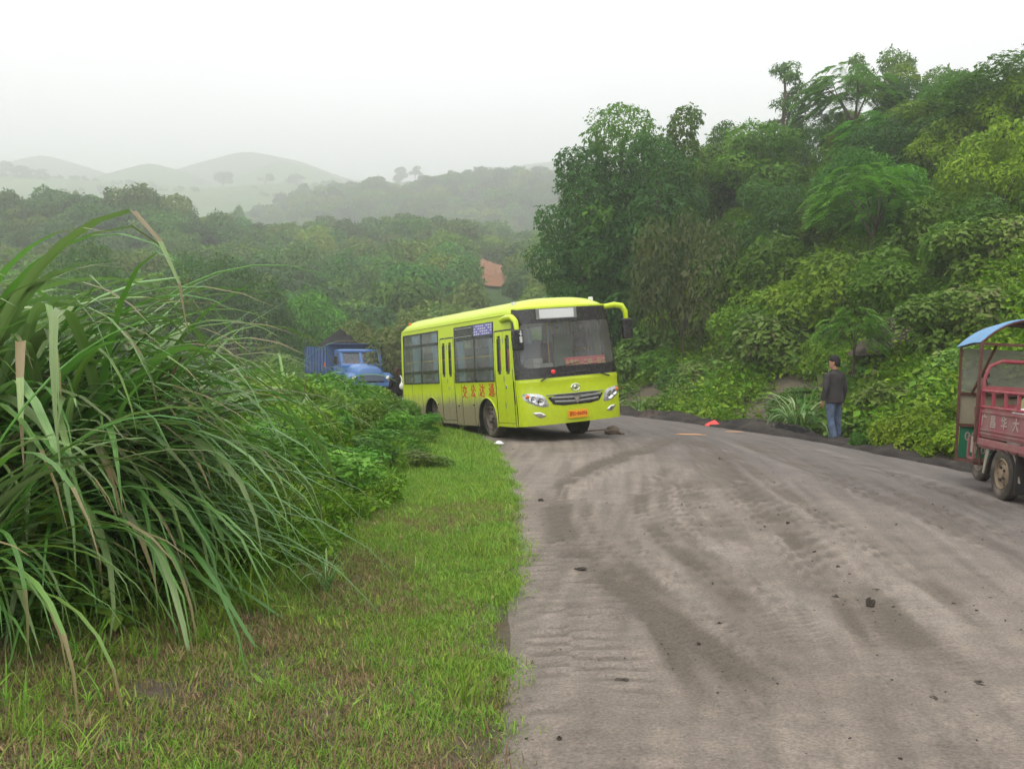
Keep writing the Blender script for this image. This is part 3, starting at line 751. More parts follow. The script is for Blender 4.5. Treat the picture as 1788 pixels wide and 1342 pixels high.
for px, py, k in ((128,330,'loose'),(262,338,'loose'),(425,358,'loose')):
    far_tree(k, px, py, 255, 5.4, 'spindly tree standing above the near wooded ridge', 'spindly trees on the near ridge', ground=hill_ground(mid_hill, px, 255), sx=0.9)
# trees beyond the valley road
for px, py, d, k, sx, lab in ((352,412,66,'dark',1.25,'tall pointed dark tree beyond the tall grass, beside a rounder tree'),
                              (418,450,62,'dark',1.75,'round dark tree showing behind the tips of the tall grass'),
                              (300,470,64,'broad',1.3,'mid-green tree behind the tall grass, beside the tall pointed tree'),
                              (545,492,66,'broad',1.35,'leafy tree standing behind the blue lorry and its coal'),
                              (160,415,64,'broad',1.5,'hazy tree seen through the tops of the tall grass')):
    g = gz(*at(px, py, d).xy) if d < 64 else min(gz(*at(px, py, d).xy), 0)
    far_tree(k, px, py, d, 4.7, lab, ground=g, sx=sx)
for px, py, d, s, k in ((640,560,60,1.7,'ybush'),(600,568,64,2.0,'bush'),(500,560,62,2.0,'bush'),(505,570,58,1.7,'bush'),(780,560,58,2.2,'bush'),(845,560,62,1.0,'ybush'),(725,575,55,1.6,'bush'),(905,535,60,1.7,'bush')):
    p = at(px, py, d); plant(k, 'bush', 'green bush across the valley road behind the vehicles', 'bush', (p.x, p.y, gz(p.x, p.y)), s, 'bushes across the valley road')
for px, d, s, h in ((668,50,1.9,2.0),(700,48,1.9,2.1),(640,54,1.6,2.0),(735,50,1.7,1.9)):
    x = (px - 894) / 1738 * d
    plant('brown', 'bush', 'dusty brown bush between the blue lorry and the bus', 'bush', (x, d, gz(x, d)), s, 'dusty bushes behind the lorry', sz=h)

ORD = 'first second third fourth fifth sixth seventh eighth ninth tenth eleventh twelfth thirteenth fourteenth fifteenth sixteenth seventeenth eighteenth nineteenth twentieth'.split()
def ordinal(i): return ORD[i] if i < 20 else ('twenty-' + ORD[i - 20] if i < 29 else ('thirty-' + ORD[i - 30] if i > 29 else 'thirtieth'))
def number(objs, tail):
    """single out look-alikes by their order across the view"""
    for i, o in enumerate(sorted(objs, key=lambda q: q.location.x / q.location.y)):
        o['label'] = o['label'] + tail % ordinal(i)
def group_of(g): return [o for o in COL.objects if o.parent is None and o.get('group') == g]
for g in ('trees along the hazy second ridge', 'trees at the low end of the second ridge', 'faint trees at the edge of the fields', 'pale trees on the field ridge', 'spindly trees on the near ridge', 'bushes across the valley road', 'dusty bushes behind the lorry'):
    number(group_of(g), ', %s from the left')

# ---- the hillside above the road
def big_tree():
    """tall trees wrapped in creepers at the end of the spur"""
    c = at(1085, 520, 42); g = gz(c.x, c.y)
    r = np.random.default_rng(77)
    def col(cx, top, rx, n):
        out = []; z = 0.8
        while z < top - rx * 0.4:
            out.append((cx + r.normal(0, 0.25), r.normal(0, 0.5), z, rx * r.uniform(0.75, 1.0), rx * r.uniform(0.8, 1.1), rx * r.uniform(0.6, 0.85))); z += rx * 0.62
        return out
    spec = [(1020, 268, 1.25, 'vine-draped tree at the steep end of the spur, rising sheer above the bus'),
            (1085, 172, 1.75, 'tallest round-topped vine-draped tree above the roof of the bus'),
            (1140, 232, 1.35, 'vine-draped tree filling the gap between the tall round tree and the slim column'),
            (1183, 184, 0.78, 'slim column-shaped tree just beside the tallest round-topped tree')]
    for i, (px, py, rx, lab) in enumerate(spec):
        d = 42 + (0.8, 1.6, -0.4, 2.2)[i]
        p = at(px, py, d); gg = gz(p.x, d); top = p.z - gg
        lo = []
        for j, (ox, f) in enumerate(((0, 1.0), (-0.8 * rx, 0.82), (0.8 * rx, 0.78))): lo += col(ox, top * f, rx * (1 if j == 0 else 0.75), 0)
        n = int(12500 * rx * top / 9) + 5000
        e = empty('tree', (p.x, d, gg))
        link(bpy.data.objects.new('crown', crown_mesh('crown', lo, n, 0.15, G_dark if i % 2 == 0 else G_mid, 200 + i, wd=0.6, droop=0.8, up=0.35, bump=0.3, shell=0.12)), e)
        link(bpy.data.objects.new('trunk', trunk_mesh('trunk', M_bark, top * 0.85, 0.17, lo, 300 + i, 0.02, 9)), e)
        tag(e, lab, 'tree')
big_tree()
def on_hill(px, py, d0=18, d1=75):
    """where the line of sight through a point of the photograph meets the hillside"""
    ds = np.linspace(d0, d1, 400); x = (px - 894) / 1738 * ds; zz = CAM_H + (615 - py) / 1738 * ds
    h = ground_z(x, ds); k = np.argmax(h >= zz)
    if h[k] < zz[k]: k = np.argmax(h - zz)
    return x[k], ds[k], h[k]
def top_tree(kind_, px, py, d, hu, lab, sx=None):
    p = at(px, py, d); g = gz(p.x, d); s = max(0.4, (p.z - g) / KH[kind_])
    return plant(kind_, 'tree', lab, 'tree', (p.x, d, g), sx or s, sz=s)
top_tree('layered', 1368, 112, 50, 5.5, 'dark sparse tree with layered boughs standing above the hill crest', 1.15)
top_tree('frond', 1478, 118, 47, 3.7, 'light green feathery-leaved tree at the crest below the tall thin tree', 1.7)
top_tree('frond', 1545, 195, 42, 3.6, 'yellow-green feathery tree just below the crest', 1.5)
top_tree('loose', 1530, 82, 54, 5.5, 'tall thin tree with airy crown, highest on the crest', 0.95)
top_tree('loose', 1572, 118, 53, 5.5, 'airy tree on the crest leaning beside the tall thin one', 0.9)
top_tree('frond', 1515, 290, 32, 3.6, 'bright feathery-leaved tree halfway up the hillside', 1.35)
top_tree('frond', 1490, 535, 23, 3.5, 'small bright feathery shrub low on the bank beyond the standing man', 0.62)
top_tree('layered', 1255, 212, 48, 5.5, 'small dark tree peeping over beside the slim column tree', 0.8)
top_tree('brown', 1195, 345, 36, 2.3, 'brownish dusty tree in front of the vine-draped trees', 1.3)
top_tree('broad', 1330, 205, 46, 4.8, 'rounded tree on the crest below the dark layered tree', 1.2)
top_tree('dark', 1700, 140, 38, 5.0, 'big dark crest tree above the canopy of the red tricycle', 1.35)
top_tree('broad', 1775, 105, 36, 4.9, 'tall crest tree cut off by the edge of the picture', 1.3)
top_tree('yellow', 1640, 180, 40, 4.3, 'yellow-green tree on the crest in the dip beside the big dark tree', 1.2)
top_tree('broad', 1270, 225, 48, 4.8, 'tree in the crest dip between the dark layered tree and slim column', 1.1)
# thicket: trees and bushes stepping up the slope
r_ = random.Random(4)
zones = {'low': 'low on the bank', 'mid': 'on the middle of the hillside', 'high': 'under the crest of the hillside'}
kinds = {'broad': ('tree', 'mid-green round tree'), 'dark': ('tree', 'dark green tree'), 'yellow': ('tree', 'yellow-green tree'), 'loose': ('tree', 'airy open tree'),
         'bush': ('bush', 'mid-green bush'), 'ybush': ('bush', 'yellow-green bush'), 'brown': ('bush', 'dusty brownish bush'), 'vine': ('bush', 'creeper-covered hummock')}
placed = []
y = 11.0
while y < 66:
    xr = 3.0
    while xr < 46:
        x = xr + r_.uniform(-0.9, 0.9); yy = y + r_.uniform(-0.9, 0.9); xr += 2.3
        s = float(-sdist(np.array([x]), np.array([yy]), RIGHT_C)[0]); tx = x / yy
        if s < 2.8 or s > 25 or tx > 0.56 or tx < 0.045 or x - 0.075 * yy < -0.5: continue
        if s > 9 and r_.random() < 0.25: continue
        placed.append((x, yy, s))
    y += 2.3
for x, yy, s in placed:
    px = 894 + 1738 * x / yy
    if s < 5.2:
        k = r_.choice(['vine', 'vine', 'vine', 'bush']) if px > 1150 or s > 4 else r_.choice(['vine', 'vine', 'brown']); sc = r_.uniform(0.5, 0.85); z = 'low'
    elif s < 10:
        k = r_.choice(['vine', 'bush', 'ybush', 'bush', 'ybush', 'bush', 'vine', 'bush']); sc = r_.uniform(0.95, 1.5); z = 'low' if s < 7 else 'mid'
    elif s < 16:
        k = r_.choice(['broad', 'bush', 'yellow', 'dark', 'bush', 'ybush']); sc = r_.uniform(1.1, 1.55) if 'bush' in k else r_.uniform(0.6, 0.85); z = 'mid'
    else:
        k = r_.choice(['broad', 'dark', 'yellow', 'broad', 'bush', 'loose']); sc = r_.uniform(1.1, 1.5) if 'bush' in k else r_.uniform(0.55, 0.78); z = 'high'
    cat, lab = kinds[k]
    plant(k, cat, f'{lab} {zones[z]}', cat, (x, yy, gz(x, yy) - 0.15), sc, f'{lab}s {zones[z]}'.replace('bushs', 'bushes'))
for g in sorted({o['group'] for o in COL.objects if o.parent is None and o.get('group', '').endswith(tuple(zones.values()))}):
    number(group_of(g), ', %s from the bus')

# ---- creepers and weeds over the bank (one mass)
def leaf_patch(name, seed, n, rad, h, leaf, mat, wd=0.75, up=1.0, stems=False):
    r = np.random.default_rng(seed); a = r.uniform(0, 6.28, n); q = rad * np.sqrt(r.random(n))
    P = np.c_[q * np.cos(a), q * np.sin(a), h * r.random(n) ** 0.8 * (1.1 - 0.6 * q / rad)]
    V, F, t = leaves_at(P, np.c_[np.zeros(n), np.zeros(n), np.full(n, up)] + 0.2, leaf, wd, seed, 0.25)
    return np_mesh(name, V, F3=F, tint=t, mat=mat)
VINES = [source('vine_patch', leaf_patch('vine_patch', 400 + i, 46, 0.55, 0.42, 0.15, G_vine)) for i in range(3)] + \
        [source('weed_patch', leaf_patch('weed_patch', 410 + i, 70, 0.5, 0.5, 0.11, G_yel, wd=0.5)) for i in range(2)]
def ground_pts(n, x0, x1, y0, y1, seed, fn):
    r = np.random.default_rng(seed); x = r.uniform(x0, x1, n); y = r.uniform(y0, y1, n)
    k = fn(x, y, r); x, y = x[k], y[k]; return x, y, ground_z(x, y), r
def bank(x, y, r):
    s = -sdist(x, y, RIGHT_C); px = 894 + 1738 * x / y
    bare = fbm(x, y, 2.2, 17)
    return (s > 1.55 + 1.0 * fbm(x, y, 1.5, 19)) & (s < 20) & (px < 1900) & (px > 940) & ((bare > 0.40) | (s > 4.5)) & ((x - 6.3) ** 2 + ((y - 19.2) / 1.7) ** 2 > 0.9) & (r.random(len(x)) < np.clip(14 / (y - 4), 0.1, 1))
x, y, z, r = ground_pts(42000, 2, 30, 11, 56, 12, bank)
m = len(x); idx = np.where(fbm(x, y, 3.0, 23) > 0.52, r.integers(3, 5, m), r.integers(0, 3, m))
tag(scatter('creeper', np.c_[x, y, z - 0.02], r.uniform(0.7, 1.35, m), np.c_[r.normal(0, .25, m), r.normal(0, .25, m), r.uniform(0, 6.28, m)], idx, VINES),
    'broad-leaved creeper spread over the roadside bank', 'creeper', kind='stuff')
# ================================================================== verge: short grass, weeds, tall grass
G_grass = leaf_mat('grass_green', (0.120, 0.235, 0.022), (0.300, 0.470, 0.070), 0.14, trans=0.35, rough=0.55)
G_dry = leaf_mat('grass_dry', (0.165, 0.110, 0.052), (0.340, 0.250, 0.130), 0.16, trans=0.25, rough=0.7)
G_cane = leaf_mat('tall_grass_leaf', (0.085, 0.195, 0.034), (0.205, 0.380, 0.090), 0.14, trans=0.30, rough=0.36, spec=0.45, dry=(0.24, 0.20, 0.09), dry_amt=0.03)
G_cane2 = leaf_mat('tall_grass_leaf_pale', (0.200, 0.320, 0.110), (0.370, 0.500, 0.230), 0.12, trans=0.22, rough=0.38, spec=0.45, dry=(0.24, 0.20, 0.09), dry_amt=0.03)
G_cane3 = leaf_mat('tall_grass_leaf_dull', (0.150, 0.185, 0.085), (0.250, 0.280, 0.150), 0.12, trans=0.2, rough=0.5, dry=(0.24, 0.20, 0.09), dry_amt=0.03)
G_weed = leaf_mat('weed_leaf', (0.080, 0.190, 0.014), (0.220, 0.400, 0.045), 0.15, trans=0.3)
M_stem = paint('dry_stem', (0.14, 0.075, 0.035), 0.7, grime=0.3, scale=9)

def blade_strip(p0, az, L, w, el, bend, seg, kink=None, r=random):
    """points of an arching leaf: starts at elevation el, turns down by bend over its length"""
    P = []; h = Vector((math.cos(az), math.sin(az), 0)); p = Vector(p0); e = el; side = Vector((-h.y, h.x, 0)); st = L / seg
    for i in range(seg + 1):
        t = i / seg; P.append((p.copy(), e, t))
        e -= bend / seg * (0.25 + 1.5 * t)
        if kink and abs(t - kink[0]) < 0.5 / seg: e -= kink[1]
        e = max(e, -1.5)
        p = p + (h * math.cos(e) + Vector((0, 0, math.sin(e)))) * st
    return P, side, h

def tuft(name, seed, n, rad, hmin, hmax, w, mat, lean=0.9):
    r = np.random.default_rng(seed); V = []; F = []; T = []; o = 0
    for i in range(n):
        a = r.uniform(0, 6.28); q = rad * math.sqrt(r.random()); p0 = np.array([q * math.cos(a), q * math.sin(a), -0.01])
        az = r.uniform(0, 6.28); L = r.uniform(hmin, hmax); el = r.uniform(0.5, 1.5) ; bend = r.uniform(0.2, lean * 1.6)
        P, side, h = blade_strip(p0, az, L, w, el, bend, 3); sd = np.array(side); ww = w * r.uniform(0.7, 1.3); tn = r.random()
        k = o
        for j, (p, e, t) in enumerate(P):
            p = np.array(p)
            if j < 3: V += [p - sd * ww * (1 - 0.25 * j) / 2, p + sd * ww * (1 - 0.25 * j) / 2]; o += 2
            else: V.append(p); o += 1
        F += [(k, k+1, k+3), (k, k+3, k+2), (k+2, k+3, k+5), (k+2, k+5, k+4), (k+4, k+5, k+6)]; T += [tn] * 5
    return source(name, np_mesh(name, np.array(V), F3=np.array(F), tint=T, mat=mat))
SHORT = [tuft('grass_tuft', 500 + i, 52, 0.12, 0.015, 0.060, 0.0045, G_grass) for i in range(4)] + \
        [tuft('dry_tuft', 510 + i, 44, 0.12, 0.015, 0.055, 0.0042, G_dry) for i in range(3)] + \
        [tuft('long_tuft', 520 + i, 26, 0.07, 0.10, 0.26, 0.0065, G_grass, 1.1) for i in range(2)]
def lawn(x, y, r):
    s = sdist(x, y, LEFT_C) + (fbm(x, y, 0.5, 71) - 0.5) * 0.55
    px = 894 + 1738 * x / y
    dens = np.clip(9.5 / y, 0.25, 1.0)
    bare = fbm(x + 0.3 * y, y, 0.55, 61); mudz = sstep(8.5, 4.0, y) if False else (1 - sstep(5.0, 9.5, y))
    thr = 0.20 + 0.08 * mudz + 0.16 * mudz * (1 - sstep(0.4, 2.0, s)) - 0.10 * (y > 10)
    return (s > 0.03 - 0.22 * (r.random(len(x)) < 0.10)) & (s < 7) & (px > -120) & (r.random(len(x)) < dens) & (r.random(len(x)) < 0.05 + sstep(thr - 0.10, thr + 0.12, bare))
x, y, z, r = ground_pts(78000, -6.5, 0.6, 2.7, 23, 21, lawn); m = len(x)
dryf = fbm(x + 0.25 * y, y - 0.3 * x, 1.3, 67); near = 1 - sstep(7.5, 12, y)
dry = r.random(m) < (0.06 + 0.66 * near) * sstep(0.40, 0.60, dryf)
dry |= (r.random(m) < 0.14 * near)
sl = sdist(x, y, LEFT_C)
longg = (r.random(m) < 0.006 + 0.22 * sstep(1.1, 2.2, sl)) & ~dry
idx = np.where(dry, r.integers(4, 7, m), np.where(longg, r.integers(7, 9, m), r.integers(0, 4, m)))
tag(scatter('grass', np.c_[x, y, z], r.uniform(0.75, 1.5, m) * (1 + 0.35 * sstep(9, 16, y)), np.c_[r.normal(0, .12, m), r.normal(0, .12, m), r.uniform(0, 6.28, m)], idx, SHORT),
    'short green grass with dry brown patches along the verge', 'grass', kind='stuff')

# ---- low weeds behind the lawn
def weed_stem(name, seed, h, nl, leaf, mat, wd=0.4, branches=4):
    r = np.random.default_rng(seed); P = []; D = []
    for b in range(branches):
        a = r.uniform(0, 6.28); ln = r.uniform(0.1, 0.45) * h; hh = h * r.uniform(0.6, 1.0)
        for t in np.linspace(0.15, 1, nl):
            aa = a + r.normal(0, 0.9) + t * 9; q = 0.05 * h * r.random()
            P.append([ln * t * math.cos(a) + q * math.cos(aa), ln * t * math.sin(a) + q * math.sin(aa), hh * t]); D.append([math.cos(aa) * 0.5, math.sin(aa) * 0.5, 0.8])
    V, F, T = leaves_at(np.array(P), np.array(D), leaf, wd, seed, 0.15)
    return np_mesh(name, V, F3=F, tint=T, mat=mat)
WEEDS = [source('weed', weed_stem('weed', 600 + i, (0.35, 0.5, 0.6, 0.45, 0.4)[i], 13, (0.085, 0.10, 0.12, 0.07, 0.11)[i], (G_weed, G_weed, G_yel, G_weed, G_vine)[i], (0.45, 0.4, 0.35, 0.6, 0.7)[i], 5)) for i in range(5)] + \
        [tuft('reed_tuft', 620 + i, 22, 0.10, 0.35, 0.8, 0.014, G_grass, 1.0) for i in range(2)]
def weedy(x, y, r):
    s = sdist(x, y, LEFT_C); px = 894 + 1738 * x / y
    edge = 1.30 + (fbm(x, y, 1.2, 81) - 0.5) * 0.8 + 0.5 * (1 - sstep(5, 8, y))
    edge = np.where(y > 18, 0.55, edge)
    return (s > edge) & (s < 14) & (px > -60) & (r.random(len(x)) < np.clip(9 / y, 0.2, 1))
x, y, z, r = ground_pts(22000, -16, 0.5, 5.0, 31, 22, weedy); m = len(x)
f = fbm(x, y, 1.6, 83); idx = np.clip((f * 9 - 1).astype(int), 0, 6); idx = np.where(r.random(m) < 0.35, r.integers(0, 7, m), idx)
sl = sdist(x, y, LEFT_C)
tag(scatter('undergrowth', np.c_[x, y, z - 0.03], r.uniform(0.6, 1.25, m) * (0.45 + 1.1 * sstep(1.2, 3.8, sl)), np.c_[r.normal(0, .15, m), r.normal(0, .15, m), r.uniform(0, 6.28, m)], idx, WEEDS),
    'tangled green weeds between the grass verge and the valley', 'undergrowth', kind='stuff')

# ---- shrubs along the verge, one by one
def verge_shrub(kind_, px, py_base, py_top, lab, group=None, hu=1.6, sx=None, d=None):
    d = d or CAM_H * 1738 / (py_base - 615); x = (px - 894) / 1738 * d; g = gz(x, d); zt = CAM_H + (615 - py_top) / 1738 * d
    s = max(0.2, (zt - g) / KH[kind_]); return plant(kind_, 'shrub', lab, 'shrub', (x, d, g - 0.05), sx or s, group, sz=s)
kind('lush', (141, 142, 143), 9, 0.75, 1.0, 0.72, 2400, 0.105, G_weed, wd=0.45, up=0.7, trunk=0.6, r0=0.015, shell=0.3)
kind('dusk', (151, 152), 8, 0.8, 1.0, 0.7, 3000, 0.085, G_mid, wd=0.5, trunk=0.6, r0=0.02, shell=0.26)
KH.update({k: kind_h(k) for k in ('lush', 'dusk')})
verge_shrub('dusk', 705, 765, 690, 'dark leafy shrub pressing against the back corner of the bus', sx=0.8, d=19.5, hu=1.5)
verge_shrub('dusk', 735, 770, 712, 'low dark shrub in front of the rear wheel of the bus', sx=0.55, d=18.3, hu=1.5)
verge_shrub('dusk', 660, 775, 668, 'dense shrub in front of the gap between lorry and bus', sx=0.95, d=18.5, hu=1.5)
verge_shrub('lush', 615, 785, 655, 'bright leafy shrub below the front of the blue lorry', sx=0.9, d=17, hu=1.5)
verge_shrub('lush', 565, 790, 640, 'leafy shrub below the cab of the blue lorry', sx=1.0, d=15.5, hu=1.5)
verge_shrub('lush', 525, 800, 650, 'leafy green shrub just beyond the tips of the tall grass', sx=0.85, d=13.5, hu=1.5)
verge_shrub('lush', 590, 810, 725, 'low bright shrub in the middle of the weeds', sx=0.8, d=13.5, hu=1.5)
verge_shrub('lush', 540, 860, 760, 'yellow-green shrub at the lawn edge beside the tall grass', sx=0.7, d=11.2, hu=1.5)
verge_shrub('lush', 640, 830, 745, 'rounded weed shrub halfway along the lawn edge', sx=0.75, d=13.4, hu=1.5)
verge_shrub('dusk', 690, 820, 752, 'dusty shrub at the lawn edge near the bus', sx=0.7, d=14.8, hu=1.5)
verge_shrub('vine', 705, 850, 800, 'grey-leaved creeper sprawling onto the lawn', sx=0.40, d=13.0, hu=1.2)
verge_shrub('vine', 755, 850, 818, 'small patch of grey-leaved creeper at its end on the lawn', sx=0.28, d=13.2, hu=1.2)
verge_shrub('lush', 470, 830, 690, 'tall weed shrub behind the drooping leaves of the tall grass', sx=0.8, d=10.5, hu=1.5)

rs = random.Random(12)
for i, (px, d, pt, k) in enumerate(((500, 9.2, 735, 'lush'), (560, 9.8, 770, 'lush'), (600, 11.5, 752, 'lush'), (650, 12.2, 760, 'dusk'), (575, 12.0, 700, 'lush'), (620, 14.2, 690, 'lush'), (670, 15.5, 705, 'dusk'), (540, 11.0, 690, 'dusk'), (500, 12.0, 645, 'lush'), (590, 16.5, 640, 'dusk'), (640, 17.5, 660, 'lush'), (700, 16.8, 722, 'lush'), (735, 16.2, 745, 'dusk'), (450, 9.5, 720, 'lush'))):
    verge_shrub(k, px, 800, pt, 'green weedy shrub in the hedge between lawn and valley', 'shrubs of the hedge beside the lawn', sx=rs.uniform(0.55, 0.85), d=d)
number(group_of('shrubs of the hedge beside the lawn'), ', %s from the left')

# ---- tall grass clumps: every large leaf is a piece of its own
def blade_mesh(name, seed, L, w, el, bend, kink, mat, seg=12):
    r = random.Random(seed); P, side, h = blade_strip((0, 0, 0), 0.0, L, w, el, bend, seg, kink)
    V = []; F = []; tw = r.uniform(-0.5, 0.5)
    for j, (p, e, t) in enumerate(P):
        ww = w * (0.45 + 0.55 * min(1, t * 5)) * (1 - max(0, (t - 0.45) / 0.55) ** 1.6 * 0.97) / 2
        up = Vector((-math.sin(e), 0, math.cos(e))); sd = side * math.cos(tw * t) + up * math.sin(tw * t); u2 = up * math.cos(tw * t) - side * math.sin(tw * t)
        V += [p - sd * ww + u2 * ww * 0.35, p, p + sd * ww + u2 * ww * 0.35]
    for j in range(seg):
        a = 3 * j; F += [(a, a+1, a+4, a+3), (a+1, a+2, a+5, a+4)]
    tn = r.uniform(0.1, 0.9); tip = r.random() < 0.28; T = []
    for j in range(seg):
        d = 1.0 if tip and j >= seg - r.choice((1, 2, 3)) else None
        T += [d or tn, d or max(0.0, tn - 0.28)]
    me = np_mesh(name, np.array(V), F4=np.array(F), tint=T, mat=mat)
    return me
BL = []
rb = random.Random(3)
for i in range(26):
    L = rb.uniform(1.6, 2.45); w = rb.uniform(0.036, 0.066); el = rb.uniform(0.7, 1.38); bend = rb.uniform(1.3, 2.7)
    kink = (rb.uniform(0.55, 0.8), rb.uniform(0.25, 0.6)) if rb.random() < 0.3 else None
    BL.append(blade_mesh('leaf', 700 + i, L, w, el, bend, kink, (G_cane, G_cane, G_cane2, G_cane3)[(0, 2, 1, 2, 3, 0, 2, 1)[i % 8]]))
def tall_clump(loc, n, label, rad=0.3, scale=1.0, az0=None, spread=1.3, extra=0, stems=4, group=None, seed=1, xmax=None):
    r = random.Random(seed); e = empty('tall_grass', (loc[0], loc[1], gz(*loc))); e.scale = (scale,) * 3
    def place():
        a = r.gauss(az0, spread) if az0 is not None else r.uniform(0, 6.28)
        q = rad * math.sqrt(r.random()); b = r.uniform(0, 6.28)
        return (q * math.cos(b), q * math.sin(b), r.uniform(-0.05, 0.55)), (r.gauss(0, 0.08), r.gauss(0, 0.10), a), r.uniform(0.7, 1.12)
    for i in range(n):
        for _ in range(12):
            p, ro, s = place(); me = r.choice(BL); rc = max(v.co.x for v in me.vertices) * s
            if xmax is None or loc[0] + scale * (p[0] + rc * math.cos(ro[2])) < xmax: break
        else: s *= 0.5
        o = bpy.data.objects.new('leaf', me); link(o, e)
        o.location = p; o.rotation_euler = ro; o.scale = (s, s, s)
    if extra:   # the small inner leaves of the clump
        V = []; F = []; T = []; o = 0
        for i in range(extra):
            for _ in range(12):
                p, ro, s = place()
                if xmax is None or loc[0] + scale * (p[0] + 1.25 * s * math.cos(ro[2])) < xmax: break
            else: s *= 0.5
            P, side, h = blade_strip(p, ro[2], (r.uniform(0.5, 1.15) if i % 2 else r.uniform(1.4, 2.1)) * s, 0.02, r.uniform(0.3, 1.3), r.uniform(0.9, 2.4), 7); tn = 0.9 * r.random(); w = r.uniform(0.016, 0.03) if i % 2 else r.uniform(0.03, 0.05)
            for j, (q, ee, t) in enumerate(P): V += [q - side * w * (1.02 - t) / 2 * 1.3, q + side * w * (1.02 - t) / 2 * 1.3]
            F += [(o + 2*j, o + 2*j + 1, o + 2*j + 3, o + 2*j + 2) for j in range(7)]; T += [tn] * 7; o += 16
        me = np_mesh('inner_leaf', np.array(V), F4=np.array(F), tint=T, mat=G_cane); tag(link(bpy.data.objects.new('inner_leaf', me), e), kind='stuff')
    for i in range(stems):
        b = r.uniform(0, 6.28); m_ = MB(); q = rad * 0.7 * r.random(); h = r.uniform(0.8, 1.5)
        m_.tube([(q * math.cos(b), q * math.sin(b), -0.05), (q * math.cos(b) * 1.3 + 0.05, q * math.sin(b) * 1.3, h * 0.5), (q * math.cos(b) * 1.7 + r.uniform(0, .25), q * math.sin(b) * 1.7, h)], [0.010, 0.009, 0.006], 6)
        m_.build('stem', M_stem, e, smooth=True)
    return tag(e, label, 'tall grass', group)
tall_clump((-3.05, 6.3), 285, 'huge clump of tall arching grass filling the left of the picture', 0.60, 1.2, 0.05, 0.85, 900, 7, seed=1, xmax=-1.15)
tall_clump((-2.75, 4.7), 70, 'closest tall grass clump, its pale leaves hanging to the ground', 0.30, 0.80, 0.1, 0.9, 120, 2, seed=2, xmax=-1.1)
tall_clump((-3.9, 5.9), 200, 'tall grass clump at the very edge of the picture, feeding blades into the huge clump', 0.5, 1.22, 0.15, 0.7, 500, 2, seed=21, xmax=-1.4)
tall_clump((-3.7, 8.6), 130, 'tall grass clump rising behind the huge arching clump', 0.5, 1.05, 0.3, 1.3, 200, 4, seed=5, xmax=-2.0)
tall_clump((-4.3, 12.5), 70, 'upright tall grass behind the arching clump, in front of the lorry', 0.5, 0.85, 0.6, 1.8, 200, 3, seed=6)
tall_clump((-5.6, 15.5), 70, 'tall grass beside the lorry box, far behind the arching clump', 0.6, 0.95, 0.6, 1.8, 200, 2, seed=7)
tall_clump((-2.75, 12.6), 44, 'slim upright tall-grass clump rising in front of the lorry box', 0.25, 0.78, 0.3, 2.2, 90, 1, seed=31)
tall_clump((-3.5, 15.6), 44, 'tall-grass clump in front of the lorry cab door', 0.3, 0.85, 0.3, 2.2, 90, 1, seed=32)
tall_clump((-3.1, 14.8), 34, 'small tall-grass clump among shrubs below the lorry cab', 0.3, 0.55, 0.2, 1.6, 80, 1, seed=8)
tall_clump((-2.35, 17.0), 26, 'thin tall-grass clump leaning toward the back of the bus', 0.25, 0.5, -0.2, 1.2, 60, 0, seed=9)
tall_clump((-1.85, 8.2), 22, 'small grass clump standing alone at the lawn edge', 0.16, 0.26, 0.3, 2.5, 60, 0, seed=11)
tall_clump((-1.15, 6.2), 16, 'little tuft of coarse grass on the lawn by the drooping leaf tips', 0.10, 0.17, 0.3, 2.5, 40, 0, seed=12)
tall_clump((6.1, 21.2), 70, 'drooping tall grass clump beside the standing man', 0.32, 0.62, None, 1.0, 200, 2, seed=13)
tall_clump((8.3, 26.5), 22, 'pale reed sprouting from the creepers above the standing man', 0.15, 0.5, None, 1.0, 30, 0, seed=14)
tall_clump((3.9, 30.5), 26, 'pale reed sprouting from the bank beside the bus mirror', 0.2, 0.55, None, 1.0, 40, 0, seed=15)
